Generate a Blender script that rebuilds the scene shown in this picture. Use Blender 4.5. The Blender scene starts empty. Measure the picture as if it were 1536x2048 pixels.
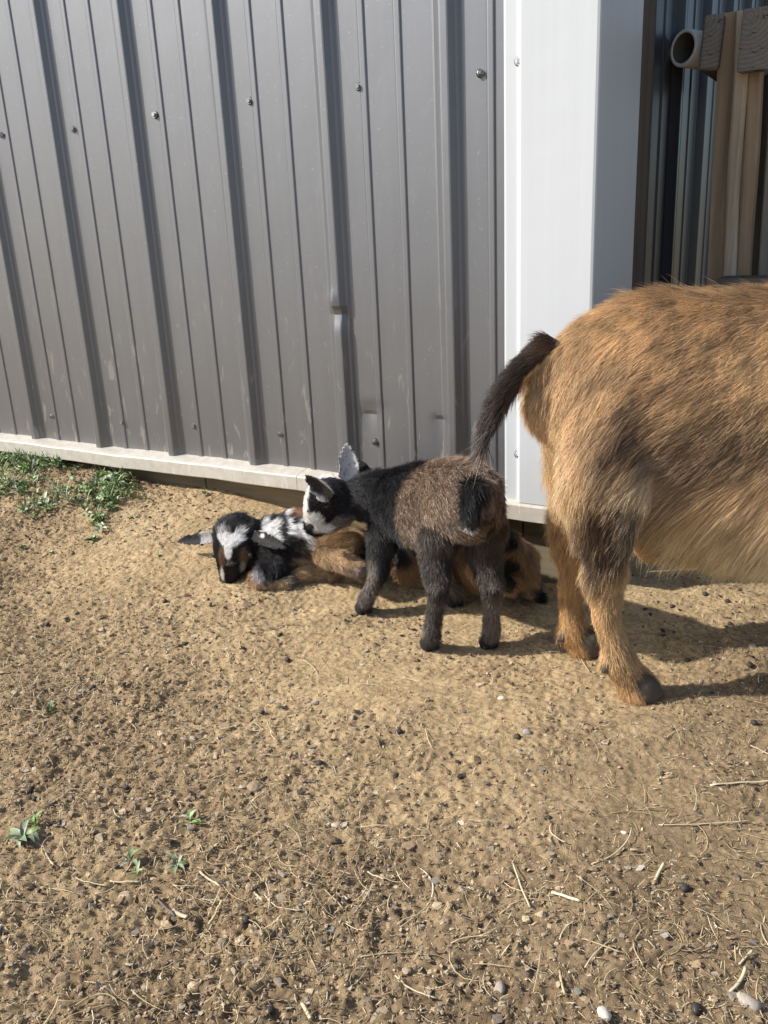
import bpy, bmesh, math, random
import numpy as np
from mathutils import Matrix, Vector

rng = np.random.default_rng(7)
random.seed(7)
scene = bpy.context.scene
COL = scene.collection
R_ = math.radians

# ------------------------------------------------------------------ camera
CAM = np.array([0.6559, -1.3508, 0.6075])
CR = np.array([[0.8615, 0.5056, -0.0464], [0.1191, -0.2899, -0.9496], [-0.4936, 0.8126, -0.3100]])
u, _, vt = np.linalg.svd(CR)
CR = u @ vt
FPX = 1722.4
cd = bpy.data.cameras.new('camera')
cd.sensor_fit = 'HORIZONTAL'
cd.sensor_width = 36.0
cd.lens = 36.0 * FPX / 1536.0
cd.clip_start = 0.02
cd.clip_end = 500
cam = bpy.data.objects.new('camera', cd)
COL.objects.link(cam)
M = Matrix.Identity(4)
for i in range(3):
    M[i][0] = CR[0][i]
    M[i][1] = -CR[1][i]
    M[i][2] = -CR[2][i]
    M[i][3] = CAM[i]
cam.matrix_world = M
scene.camera = cam

# ------------------------------------------------------------------ light
SUN_AZ = np.array([0.826, 0.564])          # horizontal direction the light travels in
SUN_EL = 38.5
w = bpy.data.worlds.new('World')
scene.world = w
w.use_nodes = True
nt = w.node_tree
bg = nt.nodes['Background']
sky = nt.nodes.new('ShaderNodeTexSky')
sky.sky_type = 'NISHITA'
sky.sun_disc = False
sky.sun_elevation = R_(SUN_EL)
sky.sun_rotation = math.atan2(-SUN_AZ[0], -SUN_AZ[1])
sky.air_density = 1.0
sky.dust_density = 1.5
bg.inputs['Strength'].default_value = 0.145
nt.links.new(sky.outputs[0], bg.inputs['Color'])
sl = bpy.data.lights.new('sun', 'SUN')
sl.energy = 4.9
sl.angle = R_(1.0)
sl.color = (1.0, 0.965, 0.915)
sun = bpy.data.objects.new('sun', sl)
COL.objects.link(sun)
el = R_(SUN_EL)
sd = Vector((SUN_AZ[0] * math.cos(el), SUN_AZ[1] * math.cos(el), -math.sin(el)))
sun.rotation_euler = sd.to_track_quat('-Z', 'Y').to_euler()
sun.location = (-3, -3, 4)
vs = scene.view_settings
vs.view_transform = 'Standard'
vs.look = 'None'
vs.gamma = 1.0
vs.use_curve_mapping = False
vs.exposure = 0.25
scene.cycles.max_bounces = 6
scene.cycles.use_denoising = True

# ------------------------------------------------------------------ helpers
def ray(px, py):
    v = CR.T @ np.array([px - 768.0, py - 1024.0, FPX])
    return v / np.linalg.norm(v)

def at(px, py, Y):                        # world point on the vertical plane y = Y
    d = ray(px, py)
    return CAM + d * (Y - CAM[1]) / d[1]

def atp(px, py, o, n):                    # world point on the plane through o with normal n
    d = ray(px, py)
    o = np.asarray(o, float); n = np.asarray(n, float)
    return CAM + d * ((o - CAM) @ n) / (d @ n)

def _hash(ix, iy, iz, seed):
    h = (ix * 374761393 + iy * 668265263 + iz * 2147483647 + seed * 974634777) & 0xFFFFFFFF
    h = ((h ^ (h >> 13)) * 1274126177) & 0xFFFFFFFF
    h = ((h ^ (h >> 16)) * 2246822519) & 0xFFFFFFFF
    return ((h ^ (h >> 15)) & 0xFFFFFF) / float(0xFFFFFF)

def noise3(x, y, z, seed=0):
    x = np.asarray(x, float); y = np.asarray(y, float) + 0 * x; z = np.asarray(z, float) + 0 * x
    ix = np.floor(x).astype(np.int64); iy = np.floor(y).astype(np.int64); iz = np.floor(z).astype(np.int64)
    fx = x - ix; fy = y - iy; fz = z - iz
    fx = fx * fx * (3 - 2 * fx); fy = fy * fy * (3 - 2 * fy); fz = fz * fz * (3 - 2 * fz)
    r = 0
    for a in (0, 1):
        wx = fx if a else 1 - fx
        for b in (0, 1):
            wy = fy if b else 1 - fy
            for c in (0, 1):
                wz = fz if c else 1 - fz
                r = r + wx * wy * wz * _hash(ix + a, iy + b, iz + c, seed)
    return r * 2 - 1

def noise2(x, y, seed=0):
    x = np.asarray(x, float); y = np.asarray(y, float)
    ix = np.floor(x).astype(np.int64); iy = np.floor(y).astype(np.int64)
    fx = x - ix; fy = y - iy
    fx = fx * fx * (3 - 2 * fx); fy = fy * fy * (3 - 2 * fy)
    h = lambda a, b: _hash(ix + a, iy + b, 0 * ix, seed)
    return ((h(0, 0) * (1 - fx) + h(1, 0) * fx) * (1 - fy) + (h(0, 1) * (1 - fx) + h(1, 1) * fx) * fy) * 2 - 1

def sstep(a, b, x):
    t = np.clip((x - a) / (b - a), 0, 1)
    return t * t * (3 - 2 * t)

def tag(o, label=None, cat=None, group=None, kind=None):
    if label: o['label'] = label
    if cat: o['category'] = cat
    if group: o['group'] = group
    if kind: o['kind'] = kind
    return o

def link(o, parent=None):
    COL.objects.link(o)
    if parent is not None: o.parent = parent
    return o

def empty(name, loc=(0, 0, 0), rz=0.0):
    o = bpy.data.objects.new(name, None)
    o.empty_display_size = 0.05
    o.location = loc
    o.rotation_euler = (0, 0, rz)
    return link(o)

def mesh_np(name, V, F, mat=None, parent=None, smooth=False, col=None, off=(0, 0, 0)):
    V = np.asarray(V, float) - np.asarray(off, float)
    me = bpy.data.meshes.new(name)
    if isinstance(F, np.ndarray):
        n = F.shape[1]
        me.vertices.add(len(V)); me.vertices.foreach_set('co', V.astype(np.float32).ravel())
        me.loops.add(F.size); me.loops.foreach_set('vertex_index', F.astype(np.int32).ravel())
        me.polygons.add(len(F)); me.polygons.foreach_set('loop_start', (np.arange(len(F)) * n).astype(np.int32))
        me.update(calc_edges=True)
    else:
        me.from_pydata([tuple(v) for v in V], [], F)
        me.update()
    me.polygons.foreach_set('use_smooth', np.full(len(me.polygons), bool(smooth)))
    if col is not None:
        a = me.color_attributes.new('tint', 'FLOAT_COLOR', 'POINT')
        c = np.ones((len(V), 4), np.float32); c[:, :3] = col
        a.data.foreach_set('color', c.ravel())
    if mat: me.materials.append(mat)
    o = bpy.data.objects.new(name, me)
    return link(o, parent)

def bm_obj(name, bm, mat, parent=None, smooth=False):
    me = bpy.data.meshes.new(name)
    bm.normal_update(); bm.to_mesh(me); bm.free()
    if smooth: me.polygons.foreach_set('use_smooth', np.ones(len(me.polygons), bool))
    me.materials.append(mat)
    return link(bpy.data.objects.new(name, me), parent)

def box_bm(lo, hi, bevel=0.0, seg=2, bm=None):
    bm = bm or bmesh.new()
    lo = Vector(lo); hi = Vector(hi)
    m = Matrix.Translation((lo + hi) / 2) @ Matrix.Diagonal(((hi.x - lo.x), (hi.y - lo.y), (hi.z - lo.z), 1))
    r = bmesh.ops.create_cube(bm, size=1, matrix=m)
    if bevel:
        es = list({e for v in r['verts'] for e in v.link_edges})
        bmesh.ops.bevel(bm, geom=es, offset=bevel, segments=seg, affect='EDGES', profile=0.6)
    return bm

# ------------------------------------------------------------------ materials
def mat(name):
    m = bpy.data.materials.new(name)
    m.use_nodes = True
    t = m.node_tree
    return m, t, t.nodes['Principled BSDF']

def N(t, kind, **kw):
    n = t.nodes.new(kind)
    for k, v in kw.items():
        if k in n.inputs: n.inputs[k].default_value = v
        else: setattr(n, k, v)
    return n

def ramp(t, stops):
    r = t.nodes.new('ShaderNodeValToRGB')
    e = r.color_ramp.elements
    while len(e) > 1: e.remove(e[-1])
    e[0].position = stops[0][0]; e[0].color = (*stops[0][1], 1)
    for p, c in stops[1:]:
        k = e.new(p); k.color = (*c, 1)
    return r

def mix(t, fac, a, b, kind='MIX'):
    m = t.nodes.new('ShaderNodeMix'); m.data_type = 'RGBA'; m.blend_type = kind
    def put(s, v):
        if isinstance(v, bpy.types.NodeSocket): t.links.new(v, s)
        elif isinstance(v, (int, float)): s.default_value = v
        else: s.default_value = (*v, 1)
    put(m.inputs[0], fac); put(m.inputs[6], a); put(m.inputs[7], b)
    return m.outputs[2]

def coords(t, scale=(1, 1, 1), rot=(0, 0, 0), kind='Object'):
    tc = t.nodes.new('ShaderNodeTexCoord')
    mp = t.nodes.new('ShaderNodeMapping')
    mp.inputs['Scale'].default_value = scale
    mp.inputs['Rotation'].default_value = rot
    t.links.new(tc.outputs[kind], mp.inputs[0])
    return mp.outputs[0]

def noise_tex(t, vec, scale, detail=4, rough=0.55, dist=0.0):
    n = N(t, 'ShaderNodeTexNoise')
    n.inputs['Scale'].default_value = scale; n.inputs['Detail'].default_value = detail
    n.inputs['Roughness'].default_value = rough; n.inputs['Distortion'].default_value = dist
    t.links.new(vec, n.inputs['Vector'])
    return n.outputs['Fac']

def bump(t, h, strength, dist, b, prev=None):
    n = N(t, 'ShaderNodeBump')
    n.inputs['Strength'].default_value = strength; n.inputs['Distance'].default_value = dist
    t.links.new(h, n.inputs['Height'])
    if prev: t.links.new(prev, n.inputs['Normal'])
    t.links.new(n.outputs[0], b.inputs['Normal'])
    return n.outputs[0]

def steel_mat(name, base, rough, dusty=0.5, spec=0.5, metal=0.0):
    m, t, b = mat(name)
    v = coords(t)
    big = noise_tex(t, v, 3.0, 4)
    fine = noise_tex(t, v, 60.0, 5, 0.7)
    streak = noise_tex(t, coords(t, (60, 60, 1.2)), 1.0, 3)
    sp = noise_tex(t, v, 190.0, 2, 0.6)
    r1 = ramp(t, [(0.69, (0, 0, 0)), (0.73, (1, 1, 1))]); t.links.new(sp, r1.inputs[0])
    # scuffs: short pale marks, mostly on the lower half metre
    sc = noise_tex(t, coords(t, (55, 55, 16), (0, 0.5, 0)), 1.0, 3, 0.6, 0.6)
    r2 = ramp(t, [(0.615, (0, 0, 0)), (0.70, (1, 1, 1))]); t.links.new(sc, r2.inputs[0])
    sep = N(t, 'ShaderNodeSeparateXYZ'); t.links.new(coords(t), sep.inputs[0])
    hz = N(t, 'ShaderNodeMapRange'); t.links.new(sep.outputs[2], hz.inputs[0])
    hz.inputs[1].default_value = 0.16; hz.inputs[2].default_value = 0.55
    hz.inputs[3].default_value = 1.0; hz.inputs[4].default_value = 0.08
    mul = N(t, 'ShaderNodeMath', operation='MULTIPLY'); t.links.new(r2.outputs[0], mul.inputs[0]); t.links.new(hz.outputs[0], mul.inputs[1])
    mul2 = N(t, 'ShaderNodeMath', operation='MULTIPLY'); t.links.new(mul.outputs[0], mul2.inputs[0]); mul2.inputs[1].default_value = 0.55 * dusty
    mul3 = N(t, 'ShaderNodeMath', operation='MULTIPLY'); t.links.new(r1.outputs[0], mul3.inputs[0]); mul3.inputs[1].default_value = 0.25 * dusty
    dust = N(t, 'ShaderNodeMath', operation='MULTIPLY'); t.links.new(hz.outputs[0], dust.inputs[0]); t.links.new(fine, dust.inputs[1])
    dust2 = N(t, 'ShaderNodeMath', operation='MULTIPLY'); t.links.new(dust.outputs[0], dust2.inputs[0]); dust2.inputs[1].default_value = 0.30 * dusty
    c = mix(t, streak, tuple(x * 0.93 for x in base), tuple(x * 1.06 for x in base))
    c = mix(t, dust2.outputs[0], c, (0.27, 0.215, 0.15))
    c = mix(t, mul2.outputs[0], c, (0.55, 0.52, 0.46))
    c = mix(t, mul3.outputs[0], c, (0.62, 0.6, 0.56))
    t.links.new(c, b.inputs['Base Color'])
    rr = N(t, 'ShaderNodeMapRange'); t.links.new(big, rr.inputs[0])
    rr.inputs[3].default_value = rough - 0.05; rr.inputs[4].default_value = rough + 0.07
    t.links.new(rr.outputs[0], b.inputs['Roughness'])
    b.inputs['Specular IOR Level'].default_value = spec; b.inputs['Metallic'].default_value = metal
    p = bump(t, big, 0.12, 0.010, b)
    bump(t, fine, 0.06, 0.001, b, p)
    return m

def wood_mat(name, dark, light, axis_scale=(60, 60, 3), rough=0.8, ring=False):
    m, t, b = mat(name)
    v = coords(t, axis_scale)
    g = noise_tex(t, v, 1.0, 6, 0.6, 0.6)
    big = noise_tex(t, coords(t), 7.0, 3)
    r = ramp(t, [(0.3, dark), (0.52, tuple((a + c) / 2 for a, c in zip(dark, light))), (0.7, light)])
    t.links.new(g, r.inputs[0])
    c = mix(t, big, r.outputs[0], tuple(x * 0.7 for x in dark), 'MIX')
    mm = mix(t, 0.75, c, r.outputs[0])
    t.links.new(mm, b.inputs['Base Color'])
    b.inputs['Roughness'].default_value = rough
    b.inputs['Specular IOR Level'].default_value = 0.25
    bump(t, g, 0.55, 0.002, b)
    return m

def endgrain_mat(name):
    m, t, b = mat(name)
    v = coords(t); v.node.inputs['Location'].default_value = (0.012, 0, -0.035)
    wv = N(t, 'ShaderNodeTexWave', wave_type='RINGS', rings_direction='Y')
    wv.inputs['Scale'].default_value = 45; wv.inputs['Distortion'].default_value = 3.0
    wv.inputs['Detail'].default_value = 3; wv.inputs['Detail Scale'].default_value = 2.0
    t.links.new(v, wv.inputs['Vector'])
    r = ramp(t, [(0.1, (0.21, 0.185, 0.15)), (0.9, (0.265, 0.235, 0.19))]); t.links.new(wv.outputs['Fac'], r.inputs[0])
    ck = noise_tex(t, coords(t, (30, 30, 160)), 1.0, 3, 0.6, 1.0)
    r2 = ramp(t, [(0.33, (0.25, 0.25, 0.25)), (0.40, (1, 1, 1))]); t.links.new(ck, r2.inputs[0])
    c = mix(t, 1.0, r.outputs[0], r2.outputs[0], 'MULTIPLY')
    t.links.new(c, b.inputs['Base Color']); b.inputs['Roughness'].default_value = 0.9
    bump(t, wv.outputs['Fac'], 0.25, 0.0005, b)
    return m

def tint_mat(name, rough=0.85, spec=0.2, var=0.25, scale=300, bumpd=0.0006, sub=None):
    m, t, b = mat(name)
    a = N(t, 'ShaderNodeVertexColor'); a.layer_name = 'tint'
    n = noise_tex(t, coords(t), scale, 3, 0.6)
    k = N(t, 'ShaderNodeMapRange'); t.links.new(n, k.inputs[0])
    k.inputs[1].default_value = 0.25; k.inputs[2].default_value = 0.75
    k.inputs[3].default_value = 1 - var; k.inputs[4].default_value = 1 + var
    sc = N(t, 'ShaderNodeVectorMath', operation='SCALE'); t.links.new(a.outputs[0], sc.inputs[0]); t.links.new(k.outputs[0], sc.inputs['Scale'])
    t.links.new(sc.outputs[0], b.inputs['Base Color'])
    b.inputs['Roughness'].default_value = rough; b.inputs['Specular IOR Level'].default_value = spec
    if bumpd: bump(t, n, 0.6, bumpd, b)
    return m

def plain(name, col, rough=0.5, metal=0.0, spec=0.5):
    m, t, b = mat(name)
    n = noise_tex(t, coords(t), 90.0, 4)
    c = mix(t, n, tuple(x * 0.85 for x in col), tuple(min(1, x * 1.12) for x in col))
    t.links.new(c, b.inputs['Base Color'])
    b.inputs['Roughness'].default_value = rough; b.inputs['Metallic'].default_value = metal
    b.inputs['Specular IOR Level'].default_value = spec
    return m

M_SIDING = steel_mat('grey_painted_steel', (0.200, 0.206, 0.219), 0.45, 0.9, 0.5, 0.74)
M_SIDE = steel_mat('grey_steel_shaded', (0.045, 0.047, 0.053), 0.38, 0.3, 0.3)  # same grey steel in a darker colour, painting in the side wall's shade
M_TRIM = steel_mat('white_painted_steel', (0.555, 0.58, 0.592), 0.4, 0.15)
M_SILL = steel_mat('dirty_white_steel', (0.63, 0.60, 0.53), 0.5, 2.6)
M_SCREW = plain('zinc_screw', (0.33, 0.33, 0.32), 0.38, 0.8)
M_WASHER = plain('rubber_washer', (0.03, 0.03, 0.03), 0.7)
M_SCREWW = plain('white_screw', (0.7, 0.7, 0.7), 0.45)
M_OLDWOOD = wood_mat('weathered_grey_wood', (0.14, 0.125, 0.10), (0.36, 0.32, 0.26))
M_POSTWOOD = wood_mat('brown_lumber', (0.27, 0.185, 0.11), (0.50, 0.37, 0.24), (45, 45, 2.5))
M_BARKWOOD = wood_mat('pale_lumber', (0.38, 0.285, 0.185), (0.74, 0.62, 0.46), (70, 70, 4))
M_DARKWOOD = wood_mat('dark_timber', (0.055, 0.045, 0.034), (0.20, 0.17, 0.13), (4, 60, 60))
M_SKIRT = wood_mat('treated_plank', (0.13, 0.105, 0.065), (0.27, 0.22, 0.14), (3, 50, 40))
M_STRIP = wood_mat('brown_strip', (0.075, 0.055, 0.04), (0.15, 0.12, 0.09), (50, 50, 2))
M_END = endgrain_mat('end_grain')
M_BORE_SHADE = plain('pipe_bore_shade', (0.09, 0.08, 0.065), 0.9)  # dark colour that paints the shade inside the pipe opening
M_PIPE = plain('dull_cream_plastic', (0.76, 0.73, 0.64), 0.5)
M_TINT = tint_mat('ground_litter')
M_STRAW = tint_mat('dry_straw', 0.7, 0.3, 0.15, 120, 0.0)
M_LEAF = tint_mat('weed_leaf', 0.5, 0.4, 0.2, 90, 0.0003)
# ------------------------------------------------------------------ ground
def crumb_mask(x, y):
    n = noise2(x * 3.1 + 5, y * 3.1, 3) * 0.34 + noise2(x * 9, y * 9, 4) * 0.24
    near = sstep(-0.42, -0.80, y + 0.25 * (x - 0.1))
    left = sstep(-0.40, -0.85, x) * 0.55
    return np.clip(0.10 + near * 0.75 + left + n, 0, 1)

def ground_base(x, y):
    rise = np.interp(x, [-2.5, -1.3, -0.6, -0.1, 0.15, 4], [0.125, 0.115, 0.085, 0.035, 0.0, 0.0])
    wgt = sstep(-0.55, -0.02, y) * (1 - 0.0 * y)
    return rise * wgt

def ground_z(x, y):
    x = np.asarray(x, float); y = np.asarray(y, float)
    c = crumb_mask(x, y)
    z = ground_base(x, y)
    z = z + 0.007 * noise2(x * 4, y * 4, 11) + 0.0045 * noise2(x * 13, y * 13, 12) * (0.5 + c)
    wx = x + .006 * noise2(x * 60, y * 60, 7); wy = y + .006 * noise2(x * 60, y * 60, 8)
    q = 1 - np.abs(noise2(wx * 38, wy * 38, 13))
    z = z + 0.0034 * (q ** 2 - 0.45) * (0.12 + c)
    q = 1 - np.abs(noise2(wx * 90, wy * 90, 14))
    z = z + 0.0034 * (q ** 2 - 0.45) * (0.22 + c)
    q = noise2(wx * 170, wy * 170, 15)
    z = z + 0.0022 * q * (0.40 + c)
    q = noise2(x * 330, y * 330, 16)
    z = z + 0.0014 * q * (0.5 + c)
    return z

def gz(x, y): return float(ground_z(np.array([x]), np.array([y]))[0])

def gnd(px, py):                          # where the view ray meets the ground
    d = ray(px, py); zz = 0.0
    for _ in range(8):
        p = CAM + d * (zz - CAM[2]) / d[2]
        zz = gz(p[0], p[1])
    return CAM + d * (zz - CAM[2]) / d[2]

def graded(lo, hi, step, far):
    a = np.arange(lo, hi + step / 2, step)
    out = []; s = step; p = a[-1]
    while p < far: s *= 1.22; p += s; out.append(p)
    inn = []; s = step; p = a[0]
    while p > -far: s *= 1.22; p -= s; inn.append(p)
    return np.concatenate([inn[::-1], a, out])

gx = graded(-1.55, 0.80, 0.0024, 60.0)
gy = graded(-1.18, 0.22, 0.0024, 60.0)
GX, GY = np.meshgrid(gx, gy)
GZ = ground_z(GX.ravel(), GY.ravel())
far = sstep(2.5, 5.0, np.hypot(GX.ravel(), GY.ravel()))
GZ = GZ * (1 - far)
nx, ny = len(gx), len(gy)
idx = np.arange(nx * ny).reshape(ny, nx)
Q = np.stack([idx[:-1, :-1], idx[:-1, 1:], idx[1:, 1:], idx[1:, :-1]], -1).reshape(-1, 4)

gm, t, b = mat('dry_dirt')
v = coords(t)
n1 = noise_tex(t, v, 3.3, 5, 0.6)
n2 = noise_tex(t, v, 26.0, 6, 0.65)
n3 = noise_tex(t, v, 150.0, 6, 0.7)
n4 = noise_tex(t, v, 520.0, 5, 0.75)
at_ = N(t, 'ShaderNodeVertexColor'); at_.layer_name = 'tint'
r3 = ramp(t, [(0.30, (0.58, 0.55, 0.52)), (0.48, (1, 1, 1)), (0.72, (1.35, 1.33, 1.28))]); t.links.new(n3, r3.inputs[0])
r2 = ramp(t, [(0.3, (0.78, 0.76, 0.74)), (0.7, (1.14, 1.13, 1.12))]); t.links.new(n2, r2.inputs[0])
r1 = ramp(t, [(0.3, (0.88, 0.86, 0.84)), (0.7, (1.1, 1.1, 1.1))]); t.links.new(n1, r1.inputs[0])
c = mix(t, 1.0, at_.outputs[0], r3.outputs[0], 'MULTIPLY')
c = mix(t, 1.0, c, r2.outputs[0], 'MULTIPLY')
c = mix(t, 1.0, c, r1.outputs[0], 'MULTIPLY')
t.links.new(c, b.inputs['Base Color'])
b.inputs['Roughness'].default_value = 0.95; b.inputs['Specular IOR Level'].default_value = 0.15
p_ = bump(t, n3, 0.9, 0.0030, b)
bump(t, n4, 0.9, 0.0016, b, p_)
# soil colour: pale packed clay in the trodden middle, browner loose soil with dung worked in elsewhere
fx, fy = GX.ravel(), GY.ravel()
cm = crumb_mask(fx, fy)
cm = np.clip(cm * 0.85 + 0.22 * noise2(fx * 45, fy * 45, 21) + 0.18 * noise2(fx * 120, fy * 120, 22), 0, 1)[:, None]
rt = sstep(0.35, 0.7, fx - 0.3 * fy + 0.12 * noise2(fx * 8, fy * 8, 23))[:, None] * 0.55  # dung-dark soil at the right, deepened to paint the shade under the doe
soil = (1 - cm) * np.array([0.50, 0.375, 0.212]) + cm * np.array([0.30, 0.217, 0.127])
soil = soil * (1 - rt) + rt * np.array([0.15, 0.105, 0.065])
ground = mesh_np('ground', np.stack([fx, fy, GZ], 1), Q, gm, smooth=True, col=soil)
tag(ground, 'trodden tan dirt of the goat yard', None, None, 'structure')

# ------------------------------------------------------------------ barn
P = 0.2286
ZT = 0.16                                    # top of the sill trim
XR = 0.098                                   # right edge of the grey siding
barn = empty('barn', (0, 0.05, 0))
tag(barn, 'grey ribbed metal barn with white corner trim and white sill', 'building')

def zrows(top):
    return np.concatenate([np.arange(ZT - 0.006, 1.30, 0.008), np.arange(1.30, top, 0.12), [top]])

def siding_profile(x0, x1):
    xs = []
    k0 = int(math.floor(x0 / P)) - 1; k1 = int(math.ceil(x1 / P)) + 1
    for k in range(k0, k1 + 1):
        c = k * P
        xs += [(c - 0.034, 0), (c - 0.0305, 0.0012), (c - 0.0175, 0.0185), (c - 0.0145, 0.0212), (c - 0.012, 0.022), (c - 0.002, 0.022), (c + 0.0005, 0.021),
               (c + 0.0025, 0.0185), (c + 0.0085, 0.0085), (c + 0.0105, 0.0075), (c + 0.0125, 0.0060), (c + 0.0165, 0.0008), (c + 0.019, 0)]
        for s in (0.066, 0.1335):
            a = c + s
            xs += [(a - 0.0085, 0), (a - 0.0055, 0.0022), (a - 0.0035, 0.0027), (a + 0.0035, 0.0027), (a + 0.0050, 0.0022), (a + 0.0072, 0)]
        xs += [(c + 0.0205 + 0.0045 * i, 0) for i in range(8)] + [(c + 0.0745 + 0.0048 * i, 0) for i in range(11)] + [(c + 0.142 + 0.0048 * i, 0) for i in range(11)]
    xs = sorted(xs)
    xs = [(a, b_ * (0.72 if b_ > 0.004 else 1.0)) for a, b_ in xs]
    ax_, ah_ = [p[0] for p in xs], [p[1] for p in xs]
    h = lambda x: np.interp(x, ax_, ah_)
    xs = [p for p in xs if x0 < p[0] < x1]
    return [(x0, float(h(x0)))] + xs + [(x1, float(h(x1)))]

def dents(X, Z, D):
    # folded dent in one tall rib
    d = D.copy()
    k = -P
    a = np.exp(-((X - (k - 0.006)) / 0.022) ** 2)
    dz = Z - 0.470
    d -= a * 0.0065 * np.where(dz < 0, np.exp(-(dz / 0.02) ** 2), np.exp(-(dz / 0.006) ** 2)) * (D > 0.006)
    d += np.exp(-((X - (k - 0.018)) / 0.012) ** 2) * 0.004 * np.exp(-((dz - 0.022) / 0.016) ** 2)
    # shallow horizontal creases low on the flats
    for cx, cz, wx, amp in ((-0.186, 0.284, 0.018, 0.0045), (-0.035, 0.282, 0.016, 0.0036), (-0.18, 0.30, 0.03, 0.002)):
        dz = Z - cz
        d -= amp * np.exp(-((X - cx) / wx) ** 2) * np.where(dz < 0, np.exp(-(np.abs(dz) / 0.035)), np.exp(-(dz / 0.005) ** 2))
    # general oil-canning
    d += 0.0005 * noise2(X * 5, Z * 3, 31) + 0.0002 * noise2(X * 22, Z * 12, 32)
    return d

def sheet(name, x0, x1, mt, parent, top=2.5, side=False):
    pr = siding_profile(x0, x1)
    zs = zrows(top)
    X, Z = np.meshgrid([p[0] for p in pr], zs)
    D = np.tile(np.array([p[1] for p in pr]), (len(zs), 1))
    if not side: D = dents(X, Z, D)
    n = X.shape[1]
    i = np.arange(X.size).reshape(X.shape)
    if side:
        V = np.stack([np.full(X.size, 0.236) + D.ravel(), X.ravel(), Z.ravel()], 1)
        F = np.stack([i[:-1, :-1], i[:-1, 1:], i[1:, 1:], i[1:, :-1]], -1).reshape(-1, 4)
    else:
        V = np.stack([X.ravel(), -D.ravel(), Z.ravel()], 1)
        F = np.stack([i[:-1, :-1], i[:-1, 1:], i[1:, 1:], i[1:, :-1]], -1).reshape(-1, 4)
    o = mesh_np(name, V, F, mt, parent, off=(0, 0.05, 0))
    o.data.polygons.foreach_set('use_smooth', np.ones(len(o.data.polygons), bool))
    o.data.set_sharp_from_angle(angle=R_(11))
    return o

x = XR
while x > -4.4:
    x0 = x - 4 * P if x < XR else -2 * P - 0.0005
    sheet('siding_sheet', x0, x + (0.0 if x == XR else 0.0009), M_SIDING, barn)
    x = x0
# side wall of the barn, seen edge-on in the passage
y = 0.262
for k in range(4):
    sheet('side_siding_sheet', y + 0.0004, y + 4 * P, M_SIDE, barn, side=True)
    y += 4 * P

def strip_bm(profile, z0, z1, nz=2):
    """vertical folded strip: profile is a list of (x, y)"""
    bm = bmesh.new()
    zs = np.linspace(z0, z1, nz)
    rows = [[bm.verts.new((p[0], p[1] - 0.05, z)) for p in profile] for z in zs]
    for a, c in zip(rows[:-1], rows[1:]):
        for j in range(len(profile) - 1):
            bm.faces.new((a[j], a[j + 1], c[j + 1], c[j]))
    return bm
# white corner trim: flat flange, small raised step, face, return down the side
prof = [(0.0965, -0.0235), (0.1000, -0.0245), (0.1170, -0.0245), (0.1195, -0.0250), (0.1255, -0.0318), (0.1275, -0.0325),
        (0.2400, -0.0330), (0.2435, -0.0318), (0.2450, -0.0285), (0.2462, 0.10), (0.2466, 0.178), (0.2440, 0.182)]
o = bm_obj('corner_trim', strip_bm(prof, ZT - 0.004, 2.52, 40), M_TRIM, barn)
for v in o.data.vertices:
    v.co.y += 0.0006 * math.sin(v.co.z * 7.1 + v.co.x * 30)
s = o.modifiers.new('thickness', 'SOLIDIFY'); s.thickness = 0.0008; s.offset = -1
bm_obj('edge_channel', box_bm((XR + 0.0005, -0.016 - 0.05, ZT), (XR + 0.004, 0.02 - 0.05, 2.5)), M_SIDING, barn)
bm_obj('corner_board', box_bm((0.204, 0.183 - 0.05, 0.02), (0.2450, 0.2600 - 0.05, 2.5), 0.003), M_STRIP, barn)

# sill trim: ledge and front face, in two lengths
def sill(x0, x1, dz0, dz1):
    n = 60
    xs = np.linspace(x0, x1, n)
    bm = bmesh.new(); rows = []
    for i, xx in enumerate(xs):
        q = i / (n - 1); z = dz0 * (1 - q) + dz1 * q + 0.0012 * math.sin(xx * 9) + 0.0008 * math.sin(xx * 31)
        f = 0.0008 * math.sin(xx * 17)
        pts = [(0.010, ZT + 0.004 + z), (-0.026, ZT - 0.0015 + z), (-0.0355 + f, ZT - 0.004 + z), (-0.0370 + f, ZT - 0.0065 + z), (-0.0375 + f, ZT - 0.0310 + z), (-0.0350 + f, ZT - 0.0330 + z), (0.004, ZT - 0.0325 + z)]
        rows.append([bm.verts.new((xx, p[0] - 0.05, p[1])) for p in pts])
    for a, c in zip(rows[:-1], rows[1:]):
        for j in range(6): bm.faces.new((a[j], c[j], c[j + 1], a[j + 1]))
    o = bm_obj('sill_trim', bm, M_SILL, barn)
    s = o.modifiers.new('thickness', 'SOLIDIFY'); s.thickness = 0.001; s.offset = -1
    return o
sill(-4.6, -0.3405, 0.0, -0.001)
sill(-0.3395, 0.2445, -0.001, -0.004)
# plank skirt under the sill
xs = [-4.6, -2.2, -0.62, 0.118, 0.232]
for a, c in zip(xs[:-1], xs[1:]):
    bm_obj('skirt_plank', box_bm((a + 0.0015, 0.004 - 0.05, -0.10), (c - 0.0015, 0.040 - 0.05, ZT - 0.040), 0.002), M_SKIRT, barn)
bm_obj('side_skirt_plank', box_bm((0.19, 0.264 - 0.05, -0.10), (0.232, 4.0 - 0.05, ZT - 0.010), 0.002), M_SKIRT, barn)

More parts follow.
